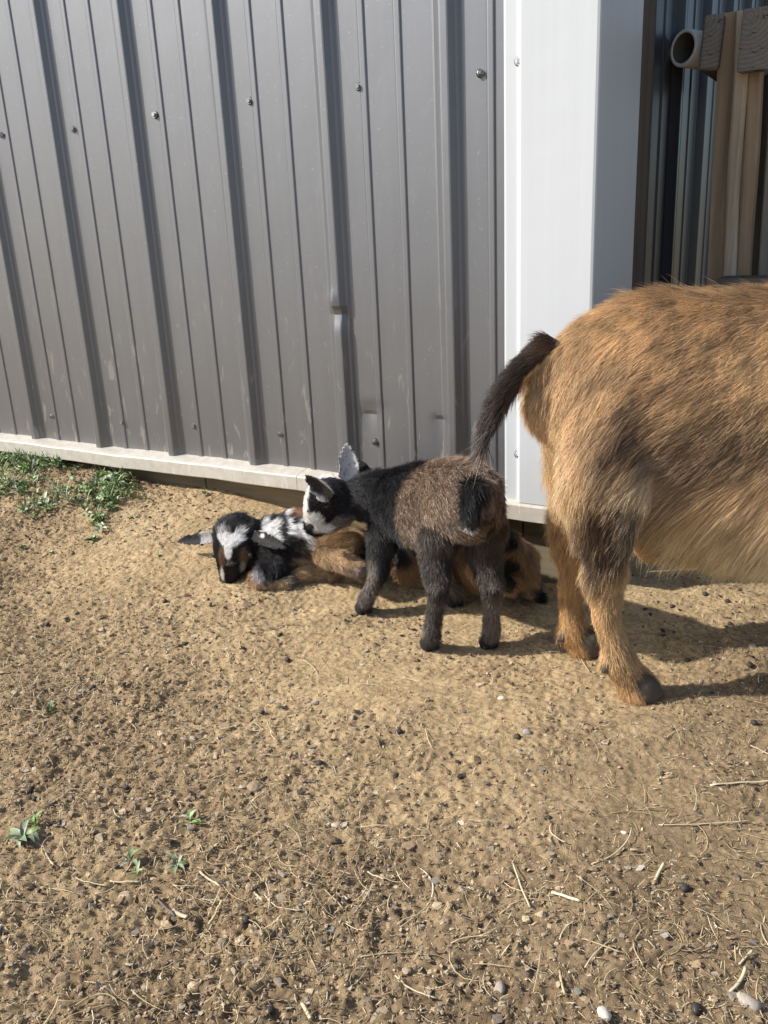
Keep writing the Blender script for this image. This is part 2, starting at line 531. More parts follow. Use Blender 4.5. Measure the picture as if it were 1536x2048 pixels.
# screws: hex head, flange and rubber washer
def screw_mesh(mh):
    bm = bmesh.new()
    r = bmesh.ops.create_cone(bm, cap_ends=True, segments=16, radius1=0.0062, radius2=0.0056, depth=0.0014, matrix=Matrix.Translation((0, 0, 0.0022)))
    r = bmesh.ops.create_cone(bm, cap_ends=True, segments=6, radius1=0.0042, radius2=0.0039, depth=0.0046, matrix=Matrix.Translation((0, 0, 0.0052)))
    me = bpy.data.meshes.new('screw'); bm.to_mesh(me); bm.free(); me.materials.append(mh); return me
ME_S, ME_SW = screw_mesh(M_SCREW), screw_mesh(M_SCREWW)
bm = bmesh.new(); bmesh.ops.create_cone(bm, cap_ends=True, segments=16, radius1=0.0070, radius2=0.0066, depth=0.0016, matrix=Matrix.Translation((0, 0, 0.0007)))
ME_W = bpy.data.meshes.new('washer'); bm.to_mesh(ME_W); bm.free(); ME_W.materials.append(M_WASHER)
def screw(x, z, d=0.0, white=False):
    o = link(bpy.data.objects.new('screw', ME_SW if white else ME_S), barn)
    o.location = (x, -d - 0.05, z)
    o.rotation_euler = (R_(90) + random.uniform(-0.12, 0.12), random.uniform(-0.12, 0.12), random.uniform(0, 1))
    w_ = link(bpy.data.objects.new('washer', ME_W), o)
for px, py in ((5, 270), (147, 258), (311, 230), (500, 202), (717, 173), (960, 147), (105, 832), (245, 845), (388, 851), (562, 868), (751, 884)):
    p = at(px, py, 0); screw(p[0], p[2])
for k in range(6, 18):
    screw(-k * P + 0.043, 0.80); screw(-k * P + 0.043, 0.215)
for px, py in ((1038, 123), (1036, 908)):
    p = at(px, py, -0.0247); screw(p[0], p[2], 0.0247, True)

# ------------------------------------------------------------------ timber gate post and its boards
pA = at(1441, 30, 0.38); pB = at(1415, 558, 0.38)
ztop = at(1441, 27, 0.38)[2]
post0 = np.array([pB[0], 0.38, 0.0])
gate = empty('fence', (post0[0] + 0.03, 0.42, 0))
tag(gate, 'rough brown timber fence post with cut beam ends beside the barn passage', 'fence')
go = np.array(gate.location)
lean = (pA[0] - pB[0]) / (pA[2] - pB[2])
XP = lambda z: pB[0] + (z - pB[2]) * lean
def leaning_box(name, x0, x1, y0, y1, z0, z1, m, parent, bevel=0.003, groove=0, wob=0.0, shift=0.0):
    """board whose left edge follows the lean of the post"""
    bm = bmesh.new()
    nz = 26; zs = np.linspace(z0, z1, nz)
    left = []
    if groove:
        for i in range(groove * 4 + 1):
            q = i / (groove * 4)
            left.append((x0 - 0.0014 * max(0, math.cos(q * groove * 2 * math.pi)) ** 0.5 + 0.0006, y1 + (y0 - y1) * q))
    else:
        left = [(x0, y1), (x0, y0 + bevel), (x0 + bevel * 0.4, y0 + bevel * 0.3)]
    ring = left + [(x0 + bevel, y0), (x1 - bevel, y0), (x1 - bevel * 0.3, y0 + bevel * 0.3), (x1, y0 + bevel), (x1, y1)]
    rows = []
    for z in zs:
        dx = XP(z) - XP(0) + wob * math.sin(z * 19 + x0 * 50)
        rows.append([bm.verts.new((p[0] + dx + shift - go[0], p[1] - go[1], z)) for p in ring])
    n = len(ring)
    for a, c in zip(rows[:-1], rows[1:]):
        for j in range(n): bm.faces.new((a[j], a[(j + 1) % n], c[(j + 1) % n], c[j]))
    bm.faces.new(rows[-1]); bm.faces.new(rows[0][::-1])
    return bm_obj(name, bm, m, parent)
x0 = XP(0)
leaning_box('post', x0, x0 + 0.037, 0.38, 0.555, -0.1, ztop, M_POSTWOOD, gate, 0.004, groove=7)
leaning_box('board', x0 + 0.002, x0 + 0.024, 0.358, 0.379, -0.1, ztop - 0.004, M_BARKWOOD, gate, 0.006, wob=0.0015, shift=0.026)
leaning_box('board', x0 + 0.050, x0 + 0.074, 0.372, 0.395, -0.1, ztop - 0.09, M_POSTWOOD, gate, 0.004, wob=0.001)
leaning_box('board', x0 + 0.083, x0 + 0.20, 0.40, 0.43, -0.1, ztop + 0.25, M_OLDWOOD, gate, 0.004)
leaning_box('board', x0 + 0.205, x0 + 0.32, 0.40, 0.43, -0.1, ztop + 0.22, M_OLDWOOD, gate, 0.004)
leaning_box('board', x0 + 0.325, x0 + 0.44, 0.40, 0.43, -0.1, ztop + 0.26, M_OLDWOOD, gate, 0.004)
leaning_box('board', x0 + 0.040, x0 + 0.075, 0.57, 0.60, -0.1, ztop + 0.45, M_OLDWOOD, gate, 0.004)
leaning_box('board', x0 + 0.078, x0 + 0.107, 0.57, 0.60, -0.1, ztop + 0.45, M_DARKWOOD, gate, 0.004)
def beam(name, c, sx, sy, sz, m, rz, ry=0.0, bev=0.009):
    o = bm_obj(name, box_bm((-sx / 2, 0, -sz / 2), (sx / 2, sy, sz / 2), bev, 3), m, gate)
    o.location = np.array(c) - go; o.rotation_euler = (0, ry, rz); return o
cb = (at(1402, 84, 0.36) + at(1441, 84, 0.36)) / 2
hb = (at(1420, 30, 0.36)[2] - at(1420, 142, 0.36)[2])
wb = (at(1441, 84, 0.36)[0] - at(1401, 84, 0.36)[0])
beam('beam_end', cb, wb * 1.02, 0.30, hb, M_END, 0.02, 0.06)
cb2 = (at(1487, 78, 0.325) + at(1533, 78, 0.325)) / 2
beam('beam_end', cb2, 0.048, 0.032, 0.093, M_END, -0.10, 0.03, 0.003)
beam('rail', (x0 + 0.30, 0.50, 0.84), 0.44, 0.045, 0.09, M_OLDWOOD, 0.0)
p1 = at(1446, 552, 0.34)
low = bm_obj('low_timber', box_bm((p1[0] - go[0], 0.28 - go[1], p1[2] - 0.09), (p1[0] + 0.9 - go[0], 0.352 - go[1], p1[2]), 0.006, 3), M_DARKWOOD, gate)

# pipe poking out beside the beam end
pc = at(1366, 96, 0.395)
ax = Vector((0.50, 0.865, -0.05)).normalized()
bm = bmesh.new()
ro, ri, L = 0.0305, 0.0245, 0.30
q = ax.to_track_quat('Z', 'Y').to_matrix()
rings = []
for rr, zz in ((ri, L), (ri, 0.0008), (ri + 0.001, 0), (ro - 0.001, 0), (ro, 0.0012), (ro, L)):
    rings.append([bm.verts.new(q @ Vector((rr * math.cos(a), rr * math.sin(a) , zz))) for a in np.linspace(0, 2 * math.pi, 40, endpoint=False)])
for a, c in zip(rings, rings[1:] + rings[:1]):
    for j in range(40): bm.faces.new((a[j], a[(j + 1) % 40], c[(j + 1) % 40], c[j]))
pipe = bm_obj('pipe', bm, M_PIPE, None, True)
pipe.data.materials.append(M_BORE_SHADE)
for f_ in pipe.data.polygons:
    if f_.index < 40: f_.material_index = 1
pipe.location = pc
tag(pipe, 'short open cream pipe poking out beside the grey beam end', 'pipe')
# ------------------------------------------------------------------ goats
def catmull(Pt, n):
    Pt = np.asarray(Pt, float)
    Q = np.vstack([2 * Pt[0] - Pt[1], Pt, 2 * Pt[-1] - Pt[-2]])
    out = []
    m = len(Pt) - 1
    for i in range(m):
        p0, p1, p2, p3 = Q[i:i + 4]
        k = n
        for s in np.arange(k) / k:
            out.append(0.5 * ((2 * p1) + (-p0 + p2) * s + (2 * p0 - 5 * p1 + 4 * p2 - p3) * s * s + (-p0 + 3 * p1 - 3 * p2 + p3) * s ** 3))
    out.append(Pt[-1])
    return np.array(out)

class Body:
    """collects tapered tubes and leaf-shaped ears; skin() fuses them into one continuous surface"""
    def __init__(self):
        self.V = []; self.F = []; self.n = 0
        self.sp = []; self.st = []; self.sr = []; self.sk = []; self.su = []
        self.kinds = []
    def add(self, V, F):
        self.V.append(V); self.F += [tuple(i + self.n for i in f) for f in F]; self.n += len(V)
    def tube(self, kind, pts, up=(0, 0, 1), n=5, seg=18, cap=0.8, flow=1.0):
        """pts rows: (x, y, z, side radius, radius along up)"""
        A = catmull(np.array([list(p[0]) + [p[1], p[2]] for p in pts]), n)
        C = A[:, :3]; ra = np.maximum(A[:, 3], 0.002); rb = np.maximum(A[:, 4], 0.002)
        T = np.gradient(C, axis=0); T /= np.linalg.norm(T, axis=1)[:, None]
        up = np.asarray(up, float)
        rings = []
        def ring(c, t, a, b_):
            s = np.cross(t, up); s /= np.linalg.norm(s); o = np.cross(s, t)
            th = np.linspace(0, 2 * np.pi, seg, endpoint=False)
            return c + np.outer(np.cos(th), s) * a + np.outer(np.sin(th), o) * b_
        for e, sgn in ((0, -1), (-1, 1)):
            caps = []
            for q in (0.45, 0.8, 0.97):
                k = math.sqrt(1 - q * q)
                r = min(ra[e], rb[e]) * cap
                caps.append(ring(C[e] + T[e] * sgn * q * r, T[e], ra[e] * k, rb[e] * k))
            if e == 0: rings = caps[::-1]
            else: tail = caps
        rings += [ring(C[i], T[i], ra[i], rb[i]) for i in range(len(C))] + tail
        V = np.vstack(rings); m = len(rings); F = []
        for i in range(m - 1):
            for j in range(seg):
                k = (j + 1) % seg
                F.append((i * seg + j, i * seg + k, (i + 1) * seg + k, (i + 1) * seg + j))
        F.append(tuple(range(seg))[::-1]); F.append(tuple((m - 1) * seg + j for j in range(seg)))
        self.add(V, F)
        ki = len(self.kinds); self.kinds.append(kind)
        self.sp.append(C); self.st.append(T * flow); self.sr.append((ra + rb) / 2)
        self.sk.append(np.full(len(C), ki)); self.su.append(np.linspace(0, 1, len(C)))
    def ear(self, base, tip, facing, width, thick=0.0045, cup=0.35, droop=0.0, kind='ear'):
        base = np.asarray(base, float); tip = np.asarray(tip, float); f = np.asarray(facing, float)
        ax_ = tip - base; L = np.linalg.norm(ax_); ax_ = ax_ / L
        f = f - ax_ * (f @ ax_); f /= np.linalg.norm(f); s = np.cross(ax_, f)
        nu, nv = 12, 9
        us = np.linspace(0, 1, nu); vs_ = np.linspace(-1, 1, nv)
        W = width * np.interp(us, [0, 0.15, 0.4, 0.7, 0.9, 1], [0.55, 0.85, 1.0, 0.78, 0.42, 0.12])
        V = []
        for sgn in (1, -1):
            for i in range(nu):
                for v_ in vs_:
                    th = thick * (1 - 0.75 * v_ * v_) * (1 - 0.4 * us[i])
                    c = (cup * W[i] * v_ * v_) - cup * W[i] * 0.4
                    V.append(base + ax_ * L * us[i] + s * W[i] * v_ * 0.5 * (1 - 0.15 * cup) + f * (c + sgn * th * 0.5) + np.array([0, 0, -droop * L * us[i] ** 2]))
        F = []
        o = nu * nv
        for i in range(nu - 1):
            for j in range(nv - 1):
                a = i * nv + j
                F.append((a, a + nv, a + nv + 1, a + 1)); F.append((o + a, o + a + 1, o + a + nv + 1, o + a + nv))
        for i in range(nu - 1):
            for j in (0, nv - 1):
                a = i * nv + j
                q = (a, a + o, a + o + nv, a + nv)
                F.append(q if j == 0 else q[::-1])
        for i in (0, nu - 1):
            for j in range(nv - 1):
                a = i * nv + j
                q = (a, a + 1, a + 1 + o, a + o)
                F.append(q if i == 0 else q[::-1])
        self.add(np.array(V), F)
        C = base + np.outer(us, ax_) * L
        ki = len(self.kinds); self.kinds.append(kind)
        self.sp.append(C); self.st.append(np.tile(ax_, (nu, 1))); self.sr.append(W * 0.35)
        self.sk.append(np.full(nu, ki)); self.su.append(us)
    def skin(self, voxel, smooth=4, fac=0.5):
        me = bpy.data.meshes.new('tmp')
        me.from_pydata([tuple(v) for v in np.vstack(self.V)], [], self.F); me.update()
        bm = bmesh.new(); bm.from_mesh(me); bmesh.ops.recalc_face_normals(bm, faces=bm.faces); bm.to_mesh(me); bm.free()
        o = bpy.data.objects.new('tmp', me); COL.objects.link(o)
        r = o.modifiers.new('r', 'REMESH'); r.mode = 'VOXEL'; r.voxel_size = voxel
        s = o.modifiers.new('s', 'SMOOTH'); s.iterations = smooth; s.factor = fac
        dg = bpy.context.evaluated_depsgraph_get(); dg.update()
        m2 = bpy.data.meshes.new_from_object(o.evaluated_get(dg))
        bpy.data.objects.remove(o); bpy.data.meshes.remove(me)
        V = np.zeros(len(m2.vertices) * 3, np.float32); m2.vertices.foreach_get('co', V); V = V.reshape(-1, 3).astype(float)
        nn = np.zeros(len(V) * 3, np.float32); m2.vertices.foreach_get('normal', nn); nn = nn.reshape(-1, 3).astype(float)
        F = [tuple(p.vertices) for p in m2.polygons]
        bpy.data.meshes.remove(m2)
        self.sp_ = np.vstack(self.sp); self.st_ = np.vstack(self.st); self.sr_ = np.concatenate(self.sr)
        self.sk_ = np.concatenate(self.sk); self.su_ = np.concatenate(self.su)
        return V, nn, F
    def near(self, Pq):
        k = np.zeros(len(Pq), int); T = np.zeros((len(Pq), 3)); u_ = np.zeros(len(Pq)); T2 = np.zeros((len(Pq), 3))
        for a in range(0, len(Pq), 8000):
            q = Pq[a:a + 8000]
            d = np.linalg.norm(q[:, None, :] - self.sp_[None], axis=2) / self.sr_[None]
            i = d.argmin(1)
            k[a:a + 8000] = self.sk_[i]; u_[a:a + 8000] = self.su_[i]
            wg = 1.0 / (d ** 4 + 1e-3); wg /= wg.sum(1, keepdims=True)
            T[a:a + 8000] = wg @ self.st_
        T /= np.linalg.norm(T, axis=1)[:, None] + 1e-9
        return k, T, u_

ON_SKIN = False
def per_hair(seed, n): return np.full(n, .5) if ON_SKIN else np.random.default_rng(seed).random(n)
def unit(a): return a / (np.linalg.norm(a, axis=1)[:, None] + 1e-12)

def hair_mat(name, rough=0.5):
    m, t, b = mat(name)
    a = N(t, 'ShaderNodeAttribute'); a.attribute_name = 'tint'
    t.links.new(a.outputs['Color'], b.inputs['Base Color'])
    b.inputs['Roughness'].default_value = rough
    b.inputs['Specular IOR Level'].default_value = 0.5
    return m
M_HAIR = hair_mat('goat_hair', 0.5)
M_SKIN = tint_mat('goat_skin', 0.75, 0.25, 0.15, 250, 0.0004)
mm, tt, bb = mat('goat_eye'); bb.inputs['Base Color'].default_value = (0.012, 0.010, 0.008, 1); bb.inputs['Roughness'].default_value = 0.08
M_EYE = mm

def goat(name, body, origin, voxel, smooth, style, n_hair, fur_r=0.00026, seed=1, density=None, steps=5, curl=.06):
    """style(P, kind names, u, normals) -> colour, hair length, lean, flow; one body mesh plus its coat"""
    root = empty(name, origin)
    V, nn, F = body.skin(voxel, smooth)
    k, T, u_ = body.near(V)
    global ON_SKIN
    ON_SKIN = True
    c, ln, _, _ = style(V, k, u_, nn, T)
    ON_SKIN = False
    skin = mesh_np('body', V, F, M_SKIN, root, True, col=np.clip(c * 0.8, 0, 1), off=origin)
    # sample the surface
    tri = []
    for f in F:
        for j in range(1, len(f) - 1): tri.append((f[0], f[j], f[j + 1]))
    tri = np.array(tri)
    A, B_, C_ = V[tri[:, 0]], V[tri[:, 1]], V[tri[:, 2]]
    area = np.linalg.norm(np.cross(B_ - A, C_ - A), axis=1)
    if density is not None: area = area * density((A + B_ + C_) / 3)
    g = np.random.default_rng(seed)
    i = g.choice(len(tri), n_hair, p=area / area.sum())
    r1 = np.sqrt(g.random(n_hair))[:, None]; r2 = g.random(n_hair)[:, None]
    Pp = (1 - r1) * A[i] + r1 * (1 - r2) * B_[i] + r1 * r2 * C_[i]
    Nn = unit((1 - r1) * nn[tri[i, 0]] + r1 * (1 - r2) * nn[tri[i, 1]] + r1 * r2 * nn[tri[i, 2]])
    k, T, u_ = body.near(Pp)
    c, ln, lean, flow = style(Pp, k, u_, Nn, T)
    keep = ln > 0.0012
    Pp, Nn, c, ln, lean, flow = Pp[keep], Nn[keep], c[keep], ln[keep], lean[keep], flow[keep]
    n = len(Pp)
    fl = unit(flow - Nn * (flow * Nn).sum(1)[:, None])
    # locks: neighbouring hairs share a direction and a tip colour
    s1 = 70.0
    nz = np.stack([noise3(Pp[:, 0] * s1, Pp[:, 1] * s1, Pp[:, 2] * s1, 41 + a) for a in range(3)], 1)
    nz2 = np.stack([noise3(Pp[:, 0] * 200, Pp[:, 1] * 200, Pp[:, 2] * 200, 51 + a) for a in range(3)], 1)
    jit = g.normal(0, 1, (n, 3))
    fl = unit(fl + 0.16 * nz + 0.16 * nz2 + 0.12 * jit)
    ln = ln * np.clip(g.normal(1, 0.22, n), 0.4, 1.6) * (1 + 0.25 * nz[:, 0])
    lean = np.clip(lean * (1 + 0.35 * g.normal(0, 1, n)) + 0.12 * nz[:, 1], 0.05, 1.5)
    d0 = unit(fl + Nn * lean[:, None])
    pts = np.zeros((n, steps, 3))
    pts[:, 0] = Pp - Nn * 0.0008
    d = d0.copy(); st = (ln / (steps - 1))[:, None]
    for s in range(1, steps):
        pts[:, s] = pts[:, s - 1] + d * st
        d = unit(d + 0.30 * fl * (0.5) + np.array([0, 0, -0.10]) + curl * g.normal(0, 1, (n, 3)))
    br = np.clip(1 + 0.28 * g.normal(0, 1, n) + 0.35 * noise3(Pp[:, 0] * 55, Pp[:, 1] * 55, Pp[:, 2] * 55, 61), 0.45, 1.8)
    cc = np.repeat((c * br[:, None])[:, None], steps, 1)
    grad = np.linspace(0.82, 1.18, steps)[None, :, None]
    cc = np.clip(cc * grad, 0, 1)
    hc = bpy.data.hair_curves.new('coat')
    hc.add_curves([steps] * n)
    hc.attributes['position'].data.foreach_set('vector', (pts - np.asarray(origin)).astype(np.float32).ravel())
    rad = hc.attributes.get('radius') or hc.attributes.new('radius', 'FLOAT', 'POINT')
    prof = np.interp(np.linspace(0, 1, steps), [0, 0.3, 0.75, 1], [1, 0.95, 0.65, 0.12])
    rr = (fur_r * np.clip(g.normal(1, 0.2, n), 0.6, 1.6))[:, None] * prof[None]
    rad.data.foreach_set('value', rr.astype(np.float32).ravel())
    ca = hc.attributes.new('tint', 'FLOAT_COLOR', 'POINT')
    rgba = np.ones((n, steps, 4), np.float32); rgba[:, :, :3] = cc
    ca.data.foreach_set('color', rgba.ravel())
    hc.materials.append(M_HAIR)
    link(bpy.data.objects.new('coat', hc), root)
    return root

def eye(root, p, r, name='eye'):
    bm = bmesh.new(); bmesh.ops.create_uvsphere(bm, u_segments=16, v_segments=12, radius=r)
    o = bm_obj(name, bm, M_EYE, root, True); o.location = np.asarray(p) - np.array(root.location); return o

AXES = np.array([[0.86, 0.51, 0.0], [-0.49, 0.82, -0.30], [-0.15, 0.26, 0.95]])   # rows: along the flank, through it, up
def blob(Pq, c, r, soft=0.35, wob=0.25, fr=28.0, seed=71):
    """0..1 mask of an ellipsoidal patch with a ragged edge"""
    r = np.asarray(r, float) * np.ones(3)
    d = np.linalg.norm(((Pq - np.asarray(c)) @ AXES.T) / r, axis=1)
    d = d + wob * noise3(Pq[:, 0] * fr, Pq[:, 1] * fr, Pq[:, 2] * fr, seed) + 0.5 * wob * noise3(Pq[:, 0] * fr * 3, Pq[:, 1] * fr * 3, Pq[:, 2] * fr * 3, seed + 1)
    return 1 - sstep(1 - soft, 1 + soft, d)

def lay(c, m, col):
    return c * (1 - m[:, None]) + m[:, None] * np.asarray(col)

BLACK = (0.012, 0.011, 0.012); WHITE = (0.90, 0.87, 0.82); TAN = (0.43, 0.285, 0.150); UMBER = (0.085, 0.05, 0.03)

# ---- the doe: hind half in view, facing the passage
mo = np.array([0.355, -0.27, gz(0.355, -0.27)])
mF = np.array([0.855, 0.519, 0.0]); mF /= np.linalg.norm(mF)
mL = np.array([-mF[1], mF[0], 0.0])
def mp(f, l, z): return mo + mF * f + mL * l + np.array([0, 0, z])
def ml(px, py, l): return atp(px, py, mo + mL * l, mL)
nearL, farL = -0.067, 0.067
bd = Body()
bd.tube('trunk', [(mp(-.088, 0, .395), .034, .045), (mp(-.068, 0, .395), .060, .080), (mp(-.03, 0, .393), .082, .114), (mp(.02, 0, .385), .100, .140),
                  (mp(.08, 0, .370), .116, .152), (mp(.19, 0, .349), .136, .170), (mp(.31, 0, .346), .138, .170), (mp(.42, 0, .338), .115, .160), (mp(.50, 0, .365), .085, .125)], flow=-1, n=4, seg=26)
bd.tube('neck', [(mp(.44, 0, .40), .075, .11), (mp(.53, 0, .46), .055, .085), (mp(.60, 0, .54), .045, .065), (mp(.645, 0, .60), .044, .05)], flow=-1)
bd.tube('head', [(mp(.635, 0, .615), .040, .045), (mp(.68, 0, .605), .042, .046), (mp(.73, 0, .575), .034, .038), (mp(.785, 0, .535), .024, .028), (mp(.81, 0, .515), .020, .021)], flow=-1)
for l, s in ((nearL, -1), (farL, 1)):
    X = lambda px, py: ml(px, py, l)
    if s < 0:
        hip, sti, gas, hoc, can, fet, hof = ml(1243, 815, -.052), X(1222, 960), X(1212, 1075), X(1212, 1165), X(1212, 1235), X(1238, 1318), X(1274, 1378)
    else:
        hip, sti, gas = mp(-.008, l * .9, .35), mp(.0, l, .28), mp(-.040, l, .215)
        hoc, can, fet, hof = X(1150, 1110), X(1140, 1180), X(1146, 1262), X(1166, 1292)
    bd.tube('thigh', [(hip, .040, .060), (sti, .046, .060), (gas + mF * .002, .034, .031), (hoc, .021, .024)], up=mF)
    bd.tube('thigh', [(mp(-.046, l * .55, .375), .034, .042), (mp(-.034, l * .75, .300), .036, .041), (mp(-.036, l * .95, .238), .030, .030)], up=mF)
    bd.tube('shank', [(hoc + np.array([0, 0, .012]), .021, .024), (hoc * .5 + can * .5, .0175, .019), (can, .0148, .0160), (can * .4 + fet * .6, .0150, .0165), (fet, .020, .0215), (fet * .45 + hof * .55, .019, .021), (hof, .023, .026)], up=mF)
    bd.tube('shank', [(hoc - mF * .012 + np.array([0, 0, .030]), .010, .011), (hoc - mF * .019 + np.array([0, 0, .004]), .0105, .0125), (hoc - mF * .012 - np.array([0, 0, .02]), .010, .010)], up=mF, n=3)
    for q in (-1, 1):
        bd.tube('hoof', [(fet - mF * .017 + mL * .010 * q, .006, .006), (fet - mF * .024 + mL * .011 * q - np.array([0, 0, .012]), .005, .005)], up=mF, n=3)
    for q in (-1, 1):
        o_ = hof + mL * .012 * q
        bd.tube('hoof', [(o_ * np.array([1, 1, 0]) + np.array([0, 0, mo[2] + .030]) + mF * .002, .0125, .019), (o_ * np.array([1, 1, 0]) + np.array([0, 0, mo[2] + .007]) + mF * .016, .0125, .021)], up=mF, n=3, cap=.5)
    bd.tube('forearm', [(mp(.43, l * .9, .30), .040, .055), (mp(.44, l * .95, .22), .026, .03), (mp(.45, l, .155), .02, .022), (mp(.45, l, .08), .015, .016), (mp(.45, l, .045), .019, .019), (mp(.465, l, .012), .02, .022)], up=mF)
    bd.ear(mp(.635, s * .038, .635), mp(.60, s * .125, .625), mF + mL * s * .2, .05, thick=.006)
bd.tube('udder', [(mp(.06, 0, .215), .05, .045), (mp(.10, 0, .205), .045, .04)], n=3)
def mtail(px, py, l): return ml(px, py, l)
bd.tube('tail', [(ml(1100, 700, -.005), .018, .021), (ml(1058, 727, -.012), .014, .015), (ml(1022, 764, -.02), .012, .014), (ml(996, 808, -.025), .012, .0135), (ml(981, 850, -.028), .008, .0095), (ml(974, 886, -.028), .003, .003)], up=mF)

HB = {k: i for i, k in enumerate(bd.kinds)}
def doe_style(Pq, k, u_, nn, T):
    names = np.array(bd.kinds)[k]
    r = Pq - mo; f = r @ mF; l = r @ mL; z = r[:, 2]
    n1 = noise3(Pq[:, 0] * 11, Pq[:, 1] * 11, Pq[:, 2] * 11, 81); n2 = noise3(Pq[:, 0] * 40, Pq[:, 1] * 40, Pq[:, 2] * 40, 82)
    n3 = noise3(Pq[:, 0] * 120, Pq[:, 1] * 120, Pq[:, 2] * 120, 83)
    # markings feather along the lie of the hair
    Q0 = Pq
    dr = unit(np.where(((names == 'trunk') | (names == 'thigh'))[:, None], -mF[None] * 1.0 + np.array([0, 0, -.75]), T))
    Pq = Pq + dr * (0.022 * noise3(Pq[:, 0] * 150, Pq[:, 1] * 150, Pq[:, 2] * 150, 84) + 0.012 * np.random.default_rng(9).normal(0, 1, len(Pq)))[:, None]
    c = np.tile(np.array([0.62, 0.415, 0.215]), (len(Pq), 1))
    c = c * (1 + 0.10 * n1 + 0.08 * n2)[:, None]
    # darker guard hairs streaked through the flank and along the spine
    c = lay(c, np.clip(sstep(0.05, 0.75, n1 + 0.7 * n2 + 0.5 * n3) * 0.32 * sstep(0.22, 0.32, z), 0, 1), (0.20, 0.10, 0.045))
    c = lay(c, sstep(0.495, 0.53, z + 0.006 * n2) * 0.35, (0.12, 0.06, 0.03))
    B = lambda px, py, lp: ml(px, py, lp)
    dark = (0.085, 0.046, 0.028)
    c = lay(c, 0.80 * blob(Pq, B(1262, 880, -.12), (.035, .05, .032), .6, .5, 22), dark)
    c = lay(c, 0.70 * blob(Pq, B(1300, 935, -.125), (.030, .05, .030), .6, .5, 22, 73), dark)
    c = lay(c, 0.65 * blob(Pq, B(1410, 930, -.14), (.055, .06, .034), .6, .5, 20, 75), dark)
    c = lay(c, 0.60 * blob(Pq, B(1500, 880, -.14), (.055, .06, .030), .6, .5, 20, 77), dark)
    c = lay(c, 0.35 * blob(Pq, B(1350, 760, -.13), (.05, .06, .020), .7, .6, 20, 79), (0.2, 0.1, 0.05))
    # cream belly and back of the thigh
    cream = (0.82, 0.62, 0.38)
    c = lay(c, (1 - sstep(0.20, 0.315, z + 0.03 * n1 - 0.012 * n2)) * (names == 'trunk') * 0.95, cream)
    c = lay(c, 0.75 * blob(Pq, B(1290, 1010, -.10), (.035, .06, .04), .6, .35, 22, 91), cream)
    c = lay(c, 0.7 * blob(Pq, B(1118, 950, -.05), (.018, .06, .075), .6, .4, 22, 93), cream)
    c = lay(c, 0.6 * blob(Pq, B(1165, 1085, -.06), (.018, .05, .04), .6, .4, 22, 95), cream)
    leg = (names == 'thigh') | (names == 'shank')
    near_ = l < 0
    c = lay(c, 0.97 * blob(Pq, B(1217, 1085, -.09), (.038, .06, .066), .5, .3, 25, 97) * near_, (0.040, 0.021, 0.014))
    c = lay(c, 0.75 * blob(Pq, B(1195, 1020, -.09), (.020, .05, .035), .6, .5, 25, 98) * near_, (0.12, 0.062, 0.036))
    sh = (names == 'shank')
    c = lay(c, sh * 0.75, (0.56, 0.37, 0.185))
    c = lay(c, sh * 0.55 * sstep(0.55, 0.9, u_), (0.42, 0.225, 0.09))
    c = lay(c, sh * 0.4 * sstep(-0.1, 0.5, n2 + n3) * near_, (0.55, 0.36, 0.17))
    c = lay(c, (~near_ & leg) * 0.7 * (1 - sstep(0.2, 0.27, z)), (0.46, 0.265, 0.105))
    hoof = (names == 'hoof')
    c = lay(c, hoof * 0.95, (0.085, 0.07, 0.06))
    tl = names == 'tail'
    c = lay(c, tl * 0.95, (0.022, 0.014, 0.012))
    c = lay(c, tl * sstep(0.55, 0.8, u_) * 0.8, (0.012, 0.012, 0.014))
    gh = per_hair(15, len(Pq))
    c = lay(c, tl * (gh < .05) * 0.9, (0.16, 0.085, 0.045))
    c = lay(c, tl * sstep(0.72, 0.86, u_) * (gh > .70) * 0.85, (0.62, 0.48, 0.36))
    c = lay(c, tl * (1 - sstep(0.0, 0.12, u_)) * .3, (0.16, 0.085, 0.045))
    ln = np.full(len(Pq), 0.030)
    ln = np.where(names == 'trunk', 0.022 + 0.040 * sstep(0.15, -0.6, nn[:, 2]) * sstep(-0.01, 0.06, f) + 0.006 * sstep(0.5, 0.53, z), ln)
    ln = np.where(names == 'thigh', 0.016 + 0.010 * sstep(0.25, 0.34, z), ln)
    ln = np.where(sh, 0.0115, ln); ln = np.where(sh & (u_ > 0.85), 0.010, ln)
    ln = np.where(tl, 0.020 + 0.030 * sstep(0.6, 1.0, u_), ln)
    ln = np.where((names == 'head') | (names == 'ear'), 0.010, ln)
    ln = np.where(hoof, np.where(z > .032, .006, 0.0), ln)
    ln = np.where((names == 'udder'), 0.012, ln)
    lean = np.where(sh, 0.38, 0.13); lean = np.where(tl, 0.14, lean)
    lean = lean + 0.30 * ((names == 'thigh') | (names == 'trunk')) * sstep(.35, .9, -(nn @ mF))
    ln = ln * (1 + .5 * (names == 'thigh') * sstep(.3, .9, -(nn @ mF)))
    lean = lean + 0.22 * (names == 'trunk') * sstep(0.45, 0.53, z)
    flow = T.copy()
    tr = (names == 'trunk') | (names == 'thigh')
    fl = np.stack([-mF[0] + 0 * z, -mF[1] + 0 * z, -0.62 - 2.2 * (1 - sstep(0.18, 0.32, z))], 1)
    fl = fl + np.outer(0.35 * n1, np.array([0, 0, 1.0]))
    back = (1 - sstep(-0.10, 0.02, f))[:, None]
    fl = fl * (1 - back * 0.75) + back * 0.75 * np.array([0.15 * mF[0], 0.15 * mF[1], -1.0])
    flow = np.where(tr[:, None], fl, flow)
    return c, ln, lean, flow
